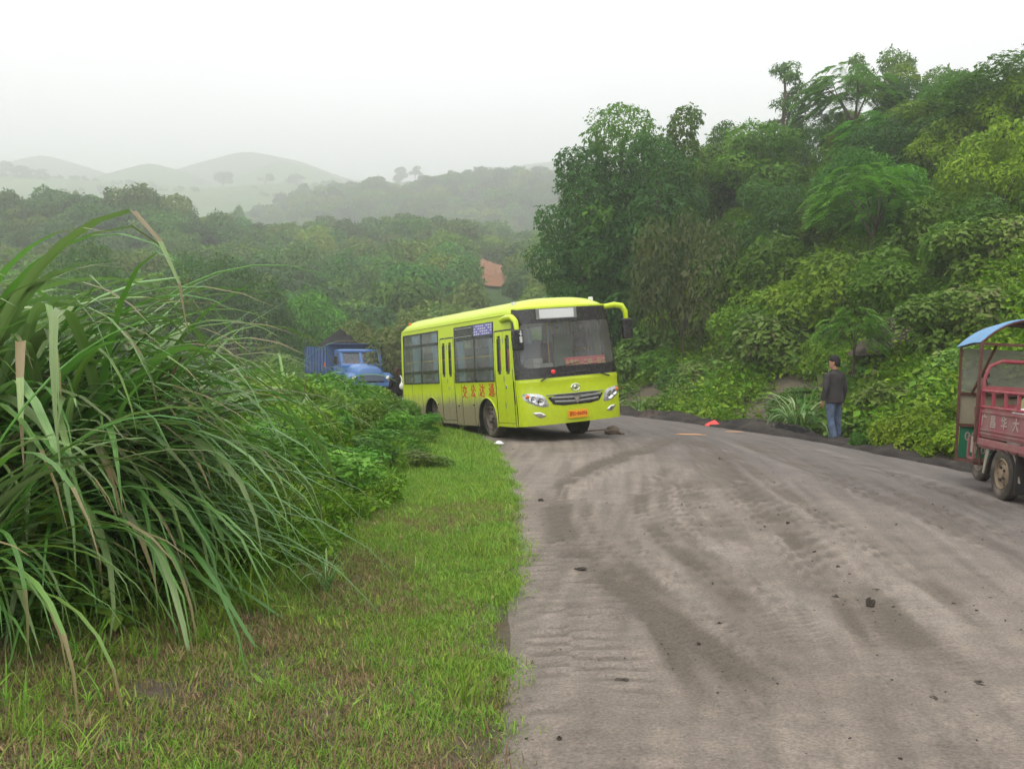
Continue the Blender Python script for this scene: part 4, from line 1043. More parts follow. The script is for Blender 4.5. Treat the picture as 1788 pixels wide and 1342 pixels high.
# ================================================================== the bus
LIME = (0.52, 0.655, 0.003)
def bus_paint():
    m, nt, b = mat_new('lime_paint_muddy')
    tc = N(nt, 'ShaderNodeTexCoord'); P = tc.outputs['Object']; sp = N(nt, 'ShaderNodeSeparateXYZ'); nt.links.new(P, sp.inputs[0])
    n1 = noise(nt, 2.2, 5, 0.6, P); n2 = noise(nt, 14, 5, 0.7, P)
    mp = N(nt, 'ShaderNodeMapping'); mp.inputs['Scale'].default_value = (5, 5, 0.9); nt.links.new(P, mp.inputs[0]); n3 = noise(nt, 2.0, 3, 0.5, mp.outputs[0])
    def math_(op, a, b_):
        q = N(nt, 'ShaderNodeMath', operation=op)
        for i, x in enumerate((a, b_)):
            if isinstance(x, (int, float)): q.inputs[i].default_value = x
            else: nt.links.new(x, q.inputs[i])
        return q.outputs[0]
    zz = math_('ADD', sp.outputs['Z'], math_('MULTIPLY', math_('SUBTRACT', n1.outputs[0], 0.5), 0.35))
    zz = math_('ADD', zz, math_('MULTIPLY', math_('SUBTRACT', n3.outputs[0], 0.5), 0.30))
    low = ramp(nt, zz, [(0.66, (1, 1, 1)), (1.0, (0, 0, 0))])
    yy = ramp(nt, math_('ADD', math_('MULTIPLY', sp.outputs['Y'], 0.5), math_('MULTIPLY', math_('SUBTRACT', n1.outputs[0], 0.5), 0.15)), [(0.60, (0, 0, 0)), (0.84, (1, 1, 1))])
    mk = math_('MULTIPLY', low.outputs[0], yy.outputs[0])
    thin = ramp(nt, math_('ADD', n2.outputs[0], math_('MULTIPLY', math_('SUBTRACT', 1.0, sp.outputs['Z']), 0.14)), [(0.35, (0.02,) * 3), (0.85, (0.30,) * 3)])
    mk2 = math_('MAXIMUM', math_('MULTIPLY', mk, 0.92), thin.outputs[0])
    mud = mixc(nt, n2.outputs[0], (0.150, 0.118, 0.080), (0.260, 0.212, 0.155))
    c = mixc(nt, mk2, LIME, mud); nt.links.new(c, b.inputs['Base Color'])
    rr = ramp(nt, mk, [(0.0, (0.30,) * 3), (0.6, (0.85,) * 3)]); nt.links.new(rr.outputs[0], b.inputs['Roughness'])
    b.inputs['Coat Weight'].default_value = 0.1
    return m
B_paint = bus_paint()
B_black = paint('black_trim', (0.022, 0.022, 0.023), 0.25, grime=0.25, grime_col=(0.09, 0.08, 0.07))
B_rub = paint('tyre_rubber_muddy', (0.045, 0.040, 0.035), 0.9, grime=0.85, grime_col=(0.20, 0.165, 0.125), scale=5, spec=0.2)
B_rubdark = paint('tyre_rubber', (0.018, 0.017, 0.016), 0.85, grime=0.3, grime_col=(0.10, 0.08, 0.06), spec=0.2)
B_rim = paint('rim_muddy', (0.16, 0.13, 0.10), 0.75, grime=0.7, grime_col=(0.075, 0.06, 0.05), scale=8)
B_dark = paint('underbody', (0.012, 0.011, 0.010), 0.9, grime=0.3, grime_col=(0.05, 0.04, 0.03))
B_glass = glass('window_glass', (0.80, 0.84, 0.84), 0.17)
B_wind = glass('windscreen_glass', (0.92, 0.95, 0.94), 0.18)  # film is part dust, part painted-in grey of the mirrored sky
B_tint = glass('door_glass', (0.62, 0.56, 0.54), 0.10)
B_lens = glass('lamp_lens', (0.95, 0.97, 1.0), 0.03)
B_chrome = paint('chrome', (0.75, 0.75, 0.74), 0.18, 1.0, grime=0.2)
B_grey = paint('grey_slat', (0.30, 0.31, 0.29), 0.35, 0.6, grime=0.2)
B_white = paint('white_plastic', (0.72, 0.73, 0.72), 0.5, grime=0.1)
B_red = paint('red_sign', (0.90, 0.05, 0.06), 0.5, grime=0.05)
B_redtxt = paint('red_lettering', (0.50, 0.025, 0.012), 0.6, grime=0.08, grime_col=(0.3, 0.25, 0.1))
B_yeltxt = paint('yellow_lettering', (0.95, 0.75, 0.25), 0.5, grime=0.0)
B_orange = paint('orange_plate', (0.80, 0.36, 0.005), 0.5, grime=0.2, grime_col=(0.6, 0.4, 0.05))
B_curt = paint('blue_curtain', (0.34, 0.60, 0.72), 0.9, grime=0.2, grime_col=(0.3, 0.5, 0.6))
B_seat = paint('blue_seat', (0.035, 0.06, 0.20), 0.8, grime=0.1)
B_rail = paint('yellow_rail', (0.70, 0.44, 0.02), 0.4, grime=0.1)
B_int = paint('pale_interior', (0.34, 0.34, 0.31), 0.8, grime=0.2)
B_violet = paint('violet_sticker', (0.16, 0.14, 0.42), 0.5, grime=0.0)
B_amber = paint('amber_lens', (0.75, 0.16, 0.01), 0.25, grime=0.05)

B_lampgrey = paint('lamp_housing', (0.62, 0.63, 0.64), 0.25, 0.7, grime=0.35, grime_col=(0.2, 0.2, 0.2), scale=14)
HW = 1.02
def plan(x):
    return 0.30 * (1 - (1 - min(1.0, abs(x) / HW) ** 2.9) ** (1 / 2.6)) - 0.15
def lean(z): return 0.09 * max(0.0, z - 1.17) / 1.23 - 0.03 * math.exp(-((z - 0.62) / 0.35) ** 2)
def sidex(z): return HW - 0.065 * max(0.0, (z - 1.15) / 1.2) ** 1.6
def fpt(x, z, off=0.0): return (x * sidex(z) / HW, plan(x) + lean(z) - off, z)
def skirt_z(x): return 0.35

bus_rot = (R(-2.3), R(-3.8), R(26)); bus_loc = (1.12, 17.70, 0.02)
bus = tag(empty('bus', bus_loc, bus_rot), 'lime-yellow midibus with muddy skirt parked across the bend', 'bus')
BUSM = Matrix.Translation(bus_loc) @ Euler(bus_rot).to_matrix().to_4x4()

# sides -------------------------------------------------------------
def arch(cy, cz, r, n=18, rev=False):
    a0 = math.asin((0.32 - cz) / r)
    A = [math.pi - a0 - (math.pi - 2 * a0) * i / n for i in range(n + 1)]
    pts = [(cy + r * math.cos(a), cz + r * math.sin(a)) for a in A]
    return pts
AF, AR_, ARR = (1.40, 0.43, 0.43), (4.22, 0.43, 0.44), 0.44
Y_END = 5.97
def side(sx, doors):
    m = MB(); X = sx * HW
    ys = [0.152]
    segs = []
    if doors: segs = [(0.94, 2.90), (3.60, Y_END)]
    else: segs = [(0.152, Y_END)]
    for a, b in segs:
        st = {a, b}
        for cy_, cz_, r_a in (AF, AR_):
            if a < cy_ - r_a and cy_ + r_a < b: st |= {p[0] for p in arch(cy_, cz_, r_a)}
        st = sorted(st | {v for v in np.linspace(a, b, 7)})
        def zb_(y_):
            for cy_, cz_, r_a in (AF, AR_):
                if abs(y_ - cy_) < r_a * 0.999: return max(0.32, cz_ + math.sqrt(max(0, r_a ** 2 - (y_ - cy_) ** 2)))
            return 0.32
        m.grid(lambda y_, t: (X, y_, zb_(y_) + (1.15 - zb_(y_)) * t), st, [0, .5, 1])
    if doors:
        for a, b in ((0.152, 0.22), ): m.add([(X, a, .35), (X, b, .35), (X, b, 1.15), (X, a, 1.15)], [(0, 1, 2, 3)])
    # window band: grid with openings
    op = [(3.70, 5.86, 1.15, 2.25), (0.98, 2.86, 1.15, 2.25)] if doors else [(0.45, 1.6, 1.15, 2.2), (1.75, 3.6, 1.15, 2.2), (3.75, 5.8, 1.15, 2.2)]
    dr = [(0.22, 0.94, 0, 2.06), (2.90, 3.60, 0, 2.06)] if doors else []
    yb = sorted({0.152, 0.19, Y_END} | {v for o in op + dr for v in o[:2]}); zb = sorted({1.15, 2.06, 2.2, 2.25, 2.33} | set(np.linspace(1.15, 2.33, 9).round(3)))
    def sk(y_, z_): return any(o[0] < y_ < o[1] and o[2] < z_ < o[3] for o in op + dr)
    def pt(y_, z_):
        # the front edge follows the lean of the windscreen pillar
        yy = y_ + (lean(z_) if y_ < 0.2 else 0); return (sx * sidex(z_), yy, z_)
    m.grid(pt, yb, zb, sk)
    m.build('side_panel', B_paint, bus, smooth=True)
    for cy_, cz_, r_a in (AF, AR_):     # rolled lip and dark well of each wheel arch
        pts = [(X + sx * 0.006, p[0], p[1]) for p in arch(cy_, cz_, r_a)]
        MB().tube(pts, 0.013, 6).build('arch_lip', B_paint, bus, smooth=True)
        w_ = MB(); rings = [[(X - sx * t, p[0], p[1]) for p in arch(cy_, cz_, r_a - 0.002, 14)] for t in (0.003, 0.42)]
        k = len(rings[0]); w_.add(rings[0] + rings[1], [(i, i+1, k+i+1, k+i) for i in range(k-1)])
        w_.add(rings[1], [tuple(range(k))]); w_.build('wheel_well', B_dark, bus)
side(-1, True); side(1, False)
for yc in (1.98, 2.56, 4.75, 5.35): MB().box(-HW - .003, -HW + .004, yc - .004, yc + .004, .33, 1.14).build('panel_seam', B_dark, bus)
for ya, yb in ((.96, 2.89), (3.62, 5.95)): MB().box(-HW - .008, -HW + .004, ya, yb, 1.125, 1.142).build('waist_strip', B_paint, bus)
# front -------------------------------------------------------------
xsF = [HW * math.sin(math.pi / 2 * t) for t in np.linspace(-1, 1, 41)]
zl = sorted(list(np.linspace(0.35, 1.17, 14)) + [1.10, 1.115])
m = MB(); m.grid(lambda x, z: fpt(x, z, (0.012 if abs(z - 1.10) < 0.02 else 0)), xsF, zl); m.build('front_panel', B_paint, bus, smooth=True)
m = MB(); m.grid(lambda x, v: (x * 1.0, plan(x) + lean(0.35) + v * (0.25), 0.35 - 0.004 * v), xsF, [0, 1]); m.build('bumper_underside', B_dark, bus)
def in_glass(x, z):
    hx, z0, z1, r = 0.955, 1.36, 2.14, 0.10
    dx = max(0, abs(x) - (hx - r)); c = (z0 + z1) / 2; dz = max(0, abs(z - c) - ((z1 - z0) / 2 - r)); return dx * dx + dz * dz < r * r
xsW = [HW * math.sin(math.pi / 2 * t) for t in np.linspace(-1, 1, 91)]; zsW = list(np.linspace(1.17, 2.40, 62))
m = MB(); m.grid(lambda x, z: fpt(x, z), xsW, zsW, in_glass); m.build('windscreen_surround', B_black, bus, smooth=True)
m = MB(); m.grid(lambda x, z: fpt(x * 0.985, z, -0.008), xsF, list(np.linspace(1.3, 2.2, 12))); m.build('windscreen', B_wind, bus, smooth=True)
MB().tube([fpt(x, 1.172, 0.003) for x in xsF], 0.007, 6).build('rubber_seal', B_black, bus, smooth=True)
# roof ---------------------------------------------------------------
def roof_pt(u, v):
    x = u * sidex(2.33); yf = plan(u * HW) + lean(2.40); yr = Y_END + 0.10 - 0.12 * abs(u) ** 3
    y_ = yf + (yr - yf) * v
    e = (1 - abs(u) ** 3.2) ** (1 / 2.2)
    L = (y_ - yf); Lr = (yr - y_); g = min(1, (max(L, 0) / 0.55)) ; g = (1 - (1 - g) ** 2.4) ; gr = min(1, max(Lr, 0) / 0.4); gr = 1 - (1 - gr) ** 2.4
    base = 2.33 + 0.07 * max(0, 1 - L / 0.25) * (1 - abs(u) ** 6)
    return (x, y_, base + (2.595 - base) * e * min(g, gr) ** 0.8 if True else 0)
us = [math.sin(math.pi / 2 * t) for t in np.linspace(-1, 1, 33)]; vs_ = sorted(list((1 - np.cos(np.linspace(0, math.pi, 34))) / 2) + [0.01, 0.02, 0.035, 0.98, 0.99])
m = MB(); m.grid(roof_pt, us, vs_); m.build('roof', B_paint, bus, smooth=True)
m = MB(); m.grid(lambda x, t: (x * sidex(2.40 - t * 0.0) / HW, plan(x) + lean(2.40) - 0.004 + 0.004 * t, 2.385 + 0.03 * t), xsF, [0, 1]); m.build('roof_lip', B_paint, bus, smooth=True)
for sx in (-1, 1): MB().tube([(sx * (sidex(2.33) + 0.006), y_, 2.335) for y_ in np.linspace(0.25, 5.9, 8)], 0.010, 6).build('rain_gutter', B_paint, bus, smooth=True)
for x_, y_ in ((-0.80, 0.42), (0.72, 0.30), (-0.86, 5.6)): (lambda z_: MB().box(x_ - .03, x_ + .03, y_ - .04, y_ + .04, z_ - .05, z_ + .035))(roof_pt(x_ / 0.96, (y_ + .1) / 6.15)[2]).build('marker_lamp', B_white if y_ < 1 else B_amber, bus, bevel=0.012)
# rear ---------------------------------------------------------------
m = MB(); m.grid(lambda x, z: (x * sidex(z) / HW, Y_END + 0.10 - 0.10 * (abs(x) / HW) ** 4 - 0.03 * max(0, z - 1.2), z), xsF, list(np.linspace(0.36, 2.36, 14)),
                 lambda x, z: abs(x) < 0.8 and 1.3 < z < 2.1); m.build('rear_panel', B_paint, bus, smooth=True)
m = MB(); m.box(-0.82, 0.82, Y_END + 0.005, Y_END + 0.02, 1.28, 2.12); m.build('rear_window', B_glass, bus)
# floor, chassis, interior -------------------------------------------
m = MB(); m.box(-0.98, 0.98, 0.2, 5.95, 0.885, 0.92); m.build('floor', B_int, bus)
m = MB(); m.box(-0.36, -0.28, 0.3, 5.8, 0.40, 0.56); m.box(0.28, 0.36, 0.3, 5.8, 0.40, 0.56); m.box(-0.7, 0.7, 1.3, 1.42, 0.38, 0.48); m.box(-0.7, 0.7, 4.16, 4.3, 0.36, 0.5); m.box(-0.25, 0.3, 2.2, 3.0, 0.34, 0.58); m.box(-0.55, 0.5, 0.2, 1.0, 0.36, 0.58)
m.build('chassis', B_dark, bus, bevel=0.01)
m = MB(); m.box(-0.9, 0.9, 0.12, 5.9, 2.28, 2.30); m.build('ceiling', B_int, bus)
m = MB(); m.box(-0.93, 0.93, 0.04, 0.42, 1.02, 1.30); m.box(-0.9, 0.9, 0.05, 0.40, 0.66, 1.02); m.build('dashboard', B_dark, bus, bevel=0.03)
def seat(x_, y_, mat=B_seat, name='seat', hb=0.95):
    s_ = MB(); s_.box(x_ - .2, x_ + .2, y_ - .22, y_ + .2, 1.16, 1.25); s_.box(x_ - .2, x_ + .2, y_ + .2, y_ + .28, 1.18, 1.12 + hb - .25); s_.box(x_ - .05, x_ + .05, y_ - .05, y_ + .05, 0.92, 1.16)
    s_.build(name, mat, bus, bevel=0.03)
for y_ in (1.75, 2.5, 3.95, 4.6, 5.3):
    for x_ in (-0.72, 0.70, 0.26):
        if x_ == -0.72 and y_ in (1.75,) : pass
        seat(x_, y_)
seat(0.55, 0.95, paint('driver_seat', (0.05, 0.16, 0.09), 0.8, grime=0.2), 'driver_seat', 1.05)
m = MB(); m.lathe([(0.20 + 0.014 * math.cos(a), 0.014 * math.sin(a)) for a in np.linspace(0, 6.283, 9)], 'z', 24); me_o = m.build('steering_wheel', B_dark, bus, smooth=True)
me_o.location = (0.55, 0.52, 1.36); me_o.rotation_euler = (R(28), 0, 0)
m = MB(); m.box(-0.42, -0.02, 0.55, 0.95, 0.66, 1.42); m.box(-0.40, -0.2, 0.6, 0.9, 1.42, 1.52); m.build('engine_cover', paint('engine_cover', (0.42, 0.42, 0.40), 0.7, grime=0.1), bus, bevel=0.02)
for sx in (-1, 1): MB().tube([(sx * 0.93, 1.0, 1.63), (sx * 0.93, 5.8, 1.63)], 0.016, 8).build('handrail', B_rail, bus, smooth=True)
for x_, y_ in ((-0.55, 0.98), (-0.55, 2.88), (-0.55, 3.62), (0.3, 1.3), (-0.3, 3.2)): MB().tube([(x_, y_, 0.66), (x_, y_, 2.28)], 0.018, 8).build('grab_pole', B_rail, bus, smooth=True)
def curtain(sx, ya, yb_, z0=1.17, z1=2.2):
    c_ = MB(); nn = 14
    P = [(sx * (0.93 + 0.018 * (-1) ** i), ya + (yb_ - ya) * i / nn, z) for z in (z0, z1) for i in range(nn + 1)]
    c_.add(P, [(i, i + 1, nn + 2 + i, nn + 1 + i) for i in range(nn)]); c_.build('curtain', B_curt, bus, smooth=True)
for ya, yb_ in ((1.02, 1.30), (2.50, 2.80), (3.76, 4.15), (5.0, 5.35), (4.75, 4.98)): curtain(-1, ya, yb_)
for ya, yb_ in ((1.7, 1.9), (3.4, 3.7), (5.4, 5.7), (2.5, 2.7)): curtain(1, ya, yb_)
# side windows ---------------------------------------------------------
def side_window(sx, y0, y1, z0, z1, rows, ymid, label=None):
    fr = MB(); t = 0.045
    def q(a, b, c, d, off=0.006, th=0.022):
        x0 = sidex((c + d) / 2) + off; xa, xb = (sx * x0, sx * (x0 - th)); fr.add([(sx * (sidex(c) + off), a, c), (sx * (sidex(c) + off), b, c), (sx * (sidex(d) + off), b, d), (sx * (sidex(d) + off), a, d), (sx * (sidex(c) + off - th), a, c), (sx * (sidex(c) + off - th), b, c), (sx * (sidex(d) + off - th), b, d), (sx * (sidex(d) + off - th), a, d)],
               [(0,1,2,3),(7,6,5,4),(0,4,5,1),(1,5,6,2),(2,6,7,3),(3,7,4,0)])
    q(y0, y1, z0, z0 + t * 0.7); q(y0, y1, z1 - t * 0.7, z1); q(y0, y0 + t, z0 + t * .7, z1 - t * .7); q(y1 - t, y1, z0 + t * .7, z1 - t * .7); q(ymid - 0.035, ymid + 0.035, z0 + t * .7, z1 - t * .7)
    for z in rows:
        q(y0 + t, ymid - 0.035, z - 0.028, z + 0.028); q(ymid + 0.035, y1 - t, z - 0.028, z + 0.028)
    w_ = fr.build('window', B_black, bus)
    zz = [z0] + list(rows) + [z1]
    for i in range(len(zz) - 1):
        for a, b in ((y0, ymid), (ymid, y1)):
            MB().grid(lambda y_, z: (sx * (sidex(z) - 0.004), y_, z), [a + 0.005, b - 0.005], [zz[i] + 0.005, (zz[i] + zz[i+1]) / 2, zz[i+1] - 0.005]).build('pane', B_glass, w_)
    return w_
side_window(-1, 3.70, 5.86, 1.15, 2.25, (1.40, 1.98), 4.72)
w2 = side_window(-1, 0.98, 2.86, 1.15, 2.25, (1.40, 2.00), 1.86)
for a, b in ((0.45, 1.6), (1.75, 3.6), (3.75, 5.8)): side_window(1, a, b, 1.15, 2.2, (1.40,), (a + b) / 2)
# upper panel of the middle window: black panel with two bright strips, violet leaflet
MB().grid(lambda y_, z: (-(sidex(z) + 0.008), y_, z), [0.99, 2.85], [2.02, 2.13, 2.24]).build('black_panel', B_black, w2)
MB().grid(lambda y_, z: (-(sidex(z) + 0.011), y_, z), [1.00, 1.86], [2.03, 2.13, 2.235]).build('sticker', B_violet, w2)
for i in range(4):
    for j in range(9):
        yy = 1.04 + j * 0.092; zc = 2.045 + i * 0.05
        if (i * 7 + j * 3) % 5: MB().box(-(sidex(zc) + 0.0135), -(sidex(zc) + 0.011), yy, yy + 0.055, zc, zc + 0.022).build('printed_mark', B_white, w2)
for z in (2.045, 2.205): MB().tube([(-(sidex(z) + 0.012), 1.95, z), (-(sidex(z) + 0.012), 2.80, z)], 0.005, 6).build('bright_strip', B_chrome, w2, smooth=True)
# doors -----------------------------------------------------------------
def door(y0, y1, label=None):
    d_ = MB(); d_.grid(lambda y_, z: (-(sidex(z) - 0.03), y_, z), [y0, y1], [2.03, 2.055]); 
    root = MB().add([(-(HW - .035), y0, .40), (-(HW - .035), y1, .40), (-(HW + .01), y1, .40), (-(HW + .01), y0, .40), (-(HW - .035), y0, .34), (-(HW - .035), y1, .34), (-(HW + .01), y1, .34), (-(HW + .01), y0, .34)],
                    [(0,1,2,3),(7,6,5,4),(0,4,5,1),(1,5,6,2),(2,6,7,3),(3,7,4,0)]).build('door', B_paint, bus)
    ym = (y0 + y1) / 2
    for a, b in ((y0 + 0.012, ym - 0.006), (ym + 0.006, y1 - 0.012)):
        wa, wb = a + 0.085, b - 0.075
        zb = sorted({0.41, 1.28, 1.33, 1.92, 1.97, 2.045} | set(np.linspace(.41, 2.045, 9).round(3)))
        L_ = MB().grid(lambda y_, z: (-(sidex(z) - 0.018), y_, z), [a, wa, wa + 0.02, wb - 0.02, wb, b], zb, lambda y_, z: wa < y_ < wb and 1.28 < z < 1.97 and not ((y_ < wa + .02 or y_ > wb - .02) and (z < 1.33 or z > 1.92)))
        lf = L_.build('door_leaf', B_paint, root, solid=-0.02)
        MB().grid(lambda y_, z: (-(sidex(z) - 0.026), y_, z), [wa - .01, wb + .01], [1.27, 1.6, 1.98]).build('door_glass', B_tint, root)
        ring = MB(); pts = [(wa, 1.30), (wa, 1.95), (wa + .02, 1.97), (wb - .02, 1.97), (wb, 1.95), (wb, 1.30), (wb - .02, 1.28), (wa + .02, 1.28), (wa, 1.30)]
        ring.tube([(-(sidex(z) - 0.012), y_, z) for y_, z in pts], 0.008, 6).build('glass_rubber', B_black, root, smooth=True)
        for z in (0.62, 0.84): MB().box(-(HW - 0.012), -(HW - 0.004), a + .04, b - .04, z - .012, z + .012).build('pressing', B_paint, root, bevel=0.004)
    for z in (0.72, 1.20, 1.88): MB().box(-(sidex(z) + 0.006), -(sidex(z) - 0.014), ym - .018, ym + .018, z - .05, z + .05).build('hinge', B_grey, root, bevel=0.005)
    MB().box(-(HW + 0.012), -(HW - 0.02), ym - 0.10, ym - .055, 1.02, 1.09).build('handle', B_chrome, root, bevel=0.008)
    for a, b in ((y0 - .012, y0 + .008), (y1 - .008, y1 + .012)):
        MB().grid(lambda y_, z: (-(sidex(z) + 0.004), y_, z), [a, b], [.36, 1.2, 2.06]).build('door_seal', B_black, root)
    MB().grid(lambda y_, z: (-(sidex(z) + 0.004), y_, z), [y0, y1], [2.05, 2.075]).build('door_seal', B_black, root)
    return root
door(0.22, 0.94); door(2.90, 3.60)
# a red leaflet stuck behind the door glass
for a in (0.36, 0.66): MB().box(-0.968, -0.962, a, a + 0.13, 1.36, 1.72).build('leaflet', B_red, bus)
# front fittings ----------------------------------------------------------
def patch(poly, off, mat, name, parent, depth=0.03):
    """a shaped piece laid on the curved front"""
    cx_ = sum(p[0] for p in poly) / len(poly); cz_ = sum(p[1] for p in poly) / len(poly)
    ring0 = [fpt(x, z, off) for x, z in poly]; ring1 = [fpt(x, z, off - depth) for x, z in poly]
    inner = [fpt(cx_ + (x - cx_) * 0.6, cz_ + (z - cz_) * 0.6, off + 0.010) for x, z in poly]
    k = len(poly); m_ = MB(); m_.add(ring1 + ring0 + inner, [(i, (i+1) % k, k + (i+1) % k, k + i) for i in range(k)] + [(k + i, k + (i+1) % k, 2*k + (i+1) % k, 2*k + i) for i in range(k)] + [tuple(range(2*k, 3*k))])
    return m_.build(name, mat, parent, smooth=False)
def smooth_poly(P, n=3):
    for _ in range(n):
        Q = []
        for i in range(len(P)):
            a, b = P[i], P[(i + 1) % len(P)]; Q += [(a[0]*.82 + b[0]*.18, a[1]*.82 + b[1]*.18), (a[0]*.18 + b[0]*.82, a[1]*.18 + b[1]*.82)]
        P = Q
    return P
for sx in (-1, 1):
    hp = smooth_poly([(sx * 0.985, .935), (sx * .63, .885), (sx * .53, .66), (sx * .73, .67), (sx * .96, .79)], 2)
    hl = patch(hp, 0.004, B_lampgrey, 'headlight', bus, 0.05)
    for cx_, cz_, r_l in ((0.70, 0.765, 0.062), (0.82, 0.815, 0.048)):
        p = fpt(sx * cx_, cz_, 0.016); MB().lathe([(r_l, 0.0), (r_l, -0.012), (r_l * 0.75, -0.004), (r_l * 0.3, 0.012), (0.001, 0.014)], 'y', 20, p).build('reflector', B_chrome, hl, smooth=True)
        MB().ellipsoid((p[0], p[1] - 0.002, p[2]), (r_l * .28, r_l * .2, r_l * .28), 10, 6).build('bulb', B_dark, hl, smooth=True)
    p = fpt(sx * 0.905, 0.865, 0.014); MB().ellipsoid(p, (0.045, 0.02, 0.03), 12, 6).build('turn_lamp', B_amber, hl, smooth=True)
    fp = smooth_poly([(sx * .86, .585), (sx * .70, .58), (sx * .60, .50), (sx * .74, .475)], 3)
    fl = patch(fp, 0.006, B_chrome, 'fog_lamp', bus, 0.04)
gp = smooth_poly([(-0.585, .855), (.585, .855), (.44, .665), (-.44, .665)], 1)
gr = patch(gp, 0.008, B_black, 'grille', bus, 0.05)
for z, hx in ((0.795, 0.50), (0.725, 0.44)):
    MB().grid(lambda x, t: (x, plan(x) + lean(z) - 0.022 - 0.006 * math.sin(t * math.pi), z - 0.020 + 0.04 * t - 0.02 * (1 - (x / hx) ** 2) + 0.02), np.linspace(-hx, hx, 21), [0, .25, .5, .75, 1]).build('slat', B_grey, gr, smooth=True)
MB().tube([fpt(x, 0.865 - 0.0 * x, 0.012) for x in np.linspace(-.58, .58, 15)], 0.008, 6).build('trim', B_grey, gr, smooth=True)
vp = fpt(0, 0.77, 0.035); MB().add([(vp[0]-.075, vp[1], .815), (vp[0]+.075, vp[1], .815), (vp[0]+.012, vp[1], .69), (vp[0]-.012, vp[1], .69), (0, vp[1]-.03, .80), (0, vp[1]-.02, .70)], [(0,4,5,3),(4,1,2,5),(0,1,4),(3,5,2)]).build('badge', B_chrome, gr)
em = fpt(0, 0.965, 0.008)
eb = MB(); eb.lathe([(1, 0.012), (1.0, -0.004), (0.86, -0.010), (0.74, -0.004), (0.72, 0.010)], 'y', 32); eb.v = [(v[0] * .095, v[1], v[2] * .066) for v in eb.v]; eb.v = [(v[0] + em[0], v[1] + em[1], v[2] + em[2]) for v in eb.v]
eo = eb.build('emblem', B_chrome, bus, smooth=True)
MB().box(em[0] - .055, em[0] + .055, em[1] - .008, em[1] + .004, em[2] - .010, em[2] + .012).build('emblem_bar', B_chrome, eo, bevel=0.004)
MB().ellipsoid((em[0], em[1] - .004, em[2] - .0), (.03, .010, .040), 14, 8).build('emblem_centre', B_chrome, eo, smooth=True)
pl_y = plan(0) + lean(.5) - 0.022
np_ = MB().box(-.20, .20, pl_y - .006, pl_y + .006, .425, .572).build('number_plate', B_orange, bus, bevel=0.004)
tm = text_mesh('lettering', '湘D·86096', 0.088, B_redtxt, bold=0.002, squash=0.92); to = link(bpy.data.objects.new('lettering', tm), np_); to.location = (0, pl_y - .009, .498)
# destination box and route board behind the glass
ds = MB().box(-.56, .13, plan(0) + lean(2.29) - .010, plan(0) + lean(2.29) + 0.03, 2.205, 2.365).build('destination_sign', B_white, bus, bevel=0.006)
MB().box(-.62, .19, plan(0) + lean(2.29) - .007, plan(0) + lean(2.29) + .02, 2.19, 2.38).build('sign_frame', B_grey, ds, bevel=0.004)
rb_ = MB().add([(-.10, -0.07, 1.31), (.74, -0.035, 1.31), (.74, .0, 1.495), (-.10, -.035, 1.495), (-.10, -0.06, 1.31), (.74, -0.025, 1.31), (.74, .01, 1.495), (-.10, -.025, 1.495)], [(0,1,2,3),(7,6,5,4),(0,4,5,1),(1,5,6,2),(2,6,7,3),(3,7,4,0)]).build('route_board', B_red, bus)
tm = text_mesh('lettering', '火车站—二中—云江', 0.118, B_yeltxt, bold=0.003, squash=0.80); to = link(bpy.data.objects.new('lettering', tm), rb_)
to.location = (.325, -0.040, 1.390); to.rotation_euler = (R(-10), 0, R(2.4))
# wipers, mirrors
for piv, elb, b0, b1 in (((-.66, 1.12), (-.34, 1.30), (-.42, 1.335), (.12, 1.40)), ((.74, 1.12), (.30, 1.225), (-.22, 1.215), (.36, 1.25))):
    wi = MB(); wi.tube([fpt(*piv, 0.02), fpt((piv[0] + elb[0]) / 2, (piv[1] + elb[1]) / 2, 0.05), fpt(*elb, 0.03)], [0.014, 0.011, 0.007], 8)
    wo = wi.build('wiper', B_black, bus, smooth=True)
    MB().tube([fpt(b0[0] + (b1[0] - b0[0]) * t, b0[1] + (b1[1] - b0[1]) * t, 0.016) for t in np.linspace(0, 1, 6)], 0.008, 6).build('wiper_blade', B_black, wo, smooth=True)
MB().ellipsoid(fpt(-.43, 1.265, 0.05), (.045, .03, .04), 12, 8).build('red_tag', B_red, bus, smooth=True)
def mirror(pts, head, label):
    ar = MB().tube(pts, [0.045, 0.052, 0.054, 0.050, 0.042][:len(pts)], 12).build('mirror_arm', B_paint, bus, smooth=True)
    x_, y_, z0, z1 = head; mh = MB().box(x_ - .095, x_ + .095, y_ - .05, y_ + .06, z0, z1).build('mirror', B_black, bus, bevel=0.03, seg=3)
    MB().box(x_ - .08, x_ + .08, y_ + .061, y_ + .064, z0 + .03, z1 - .03).build('mirror_glass', B_chrome, mh)
    return mh
mh = mirror([(-.98, .60, 2.24), (-1.03, .30, 2.27), (-1.05, .02, 2.26), (-1.06, -.13, 2.18), (-1.06, -.16, 2.03)], (-1.06, -.16, 1.68, 2.04), '')
for i, ch in enumerate('上下客车'):
    tm = text_mesh('lettering', ch, 0.062, B_white, bold=0.002); to = link(bpy.data.objects.new('lettering', tm), mh); to.location = (-1.02, -.214, 1.985 - i * 0.052)
mirror([(.80, -.02, 2.36), (.98, -.08, 2.38), (1.10, -.14, 2.35), (1.15, -.16, 2.25), (1.16, -.16, 2.12)], (1.17, -.16, 1.75, 2.12), '')
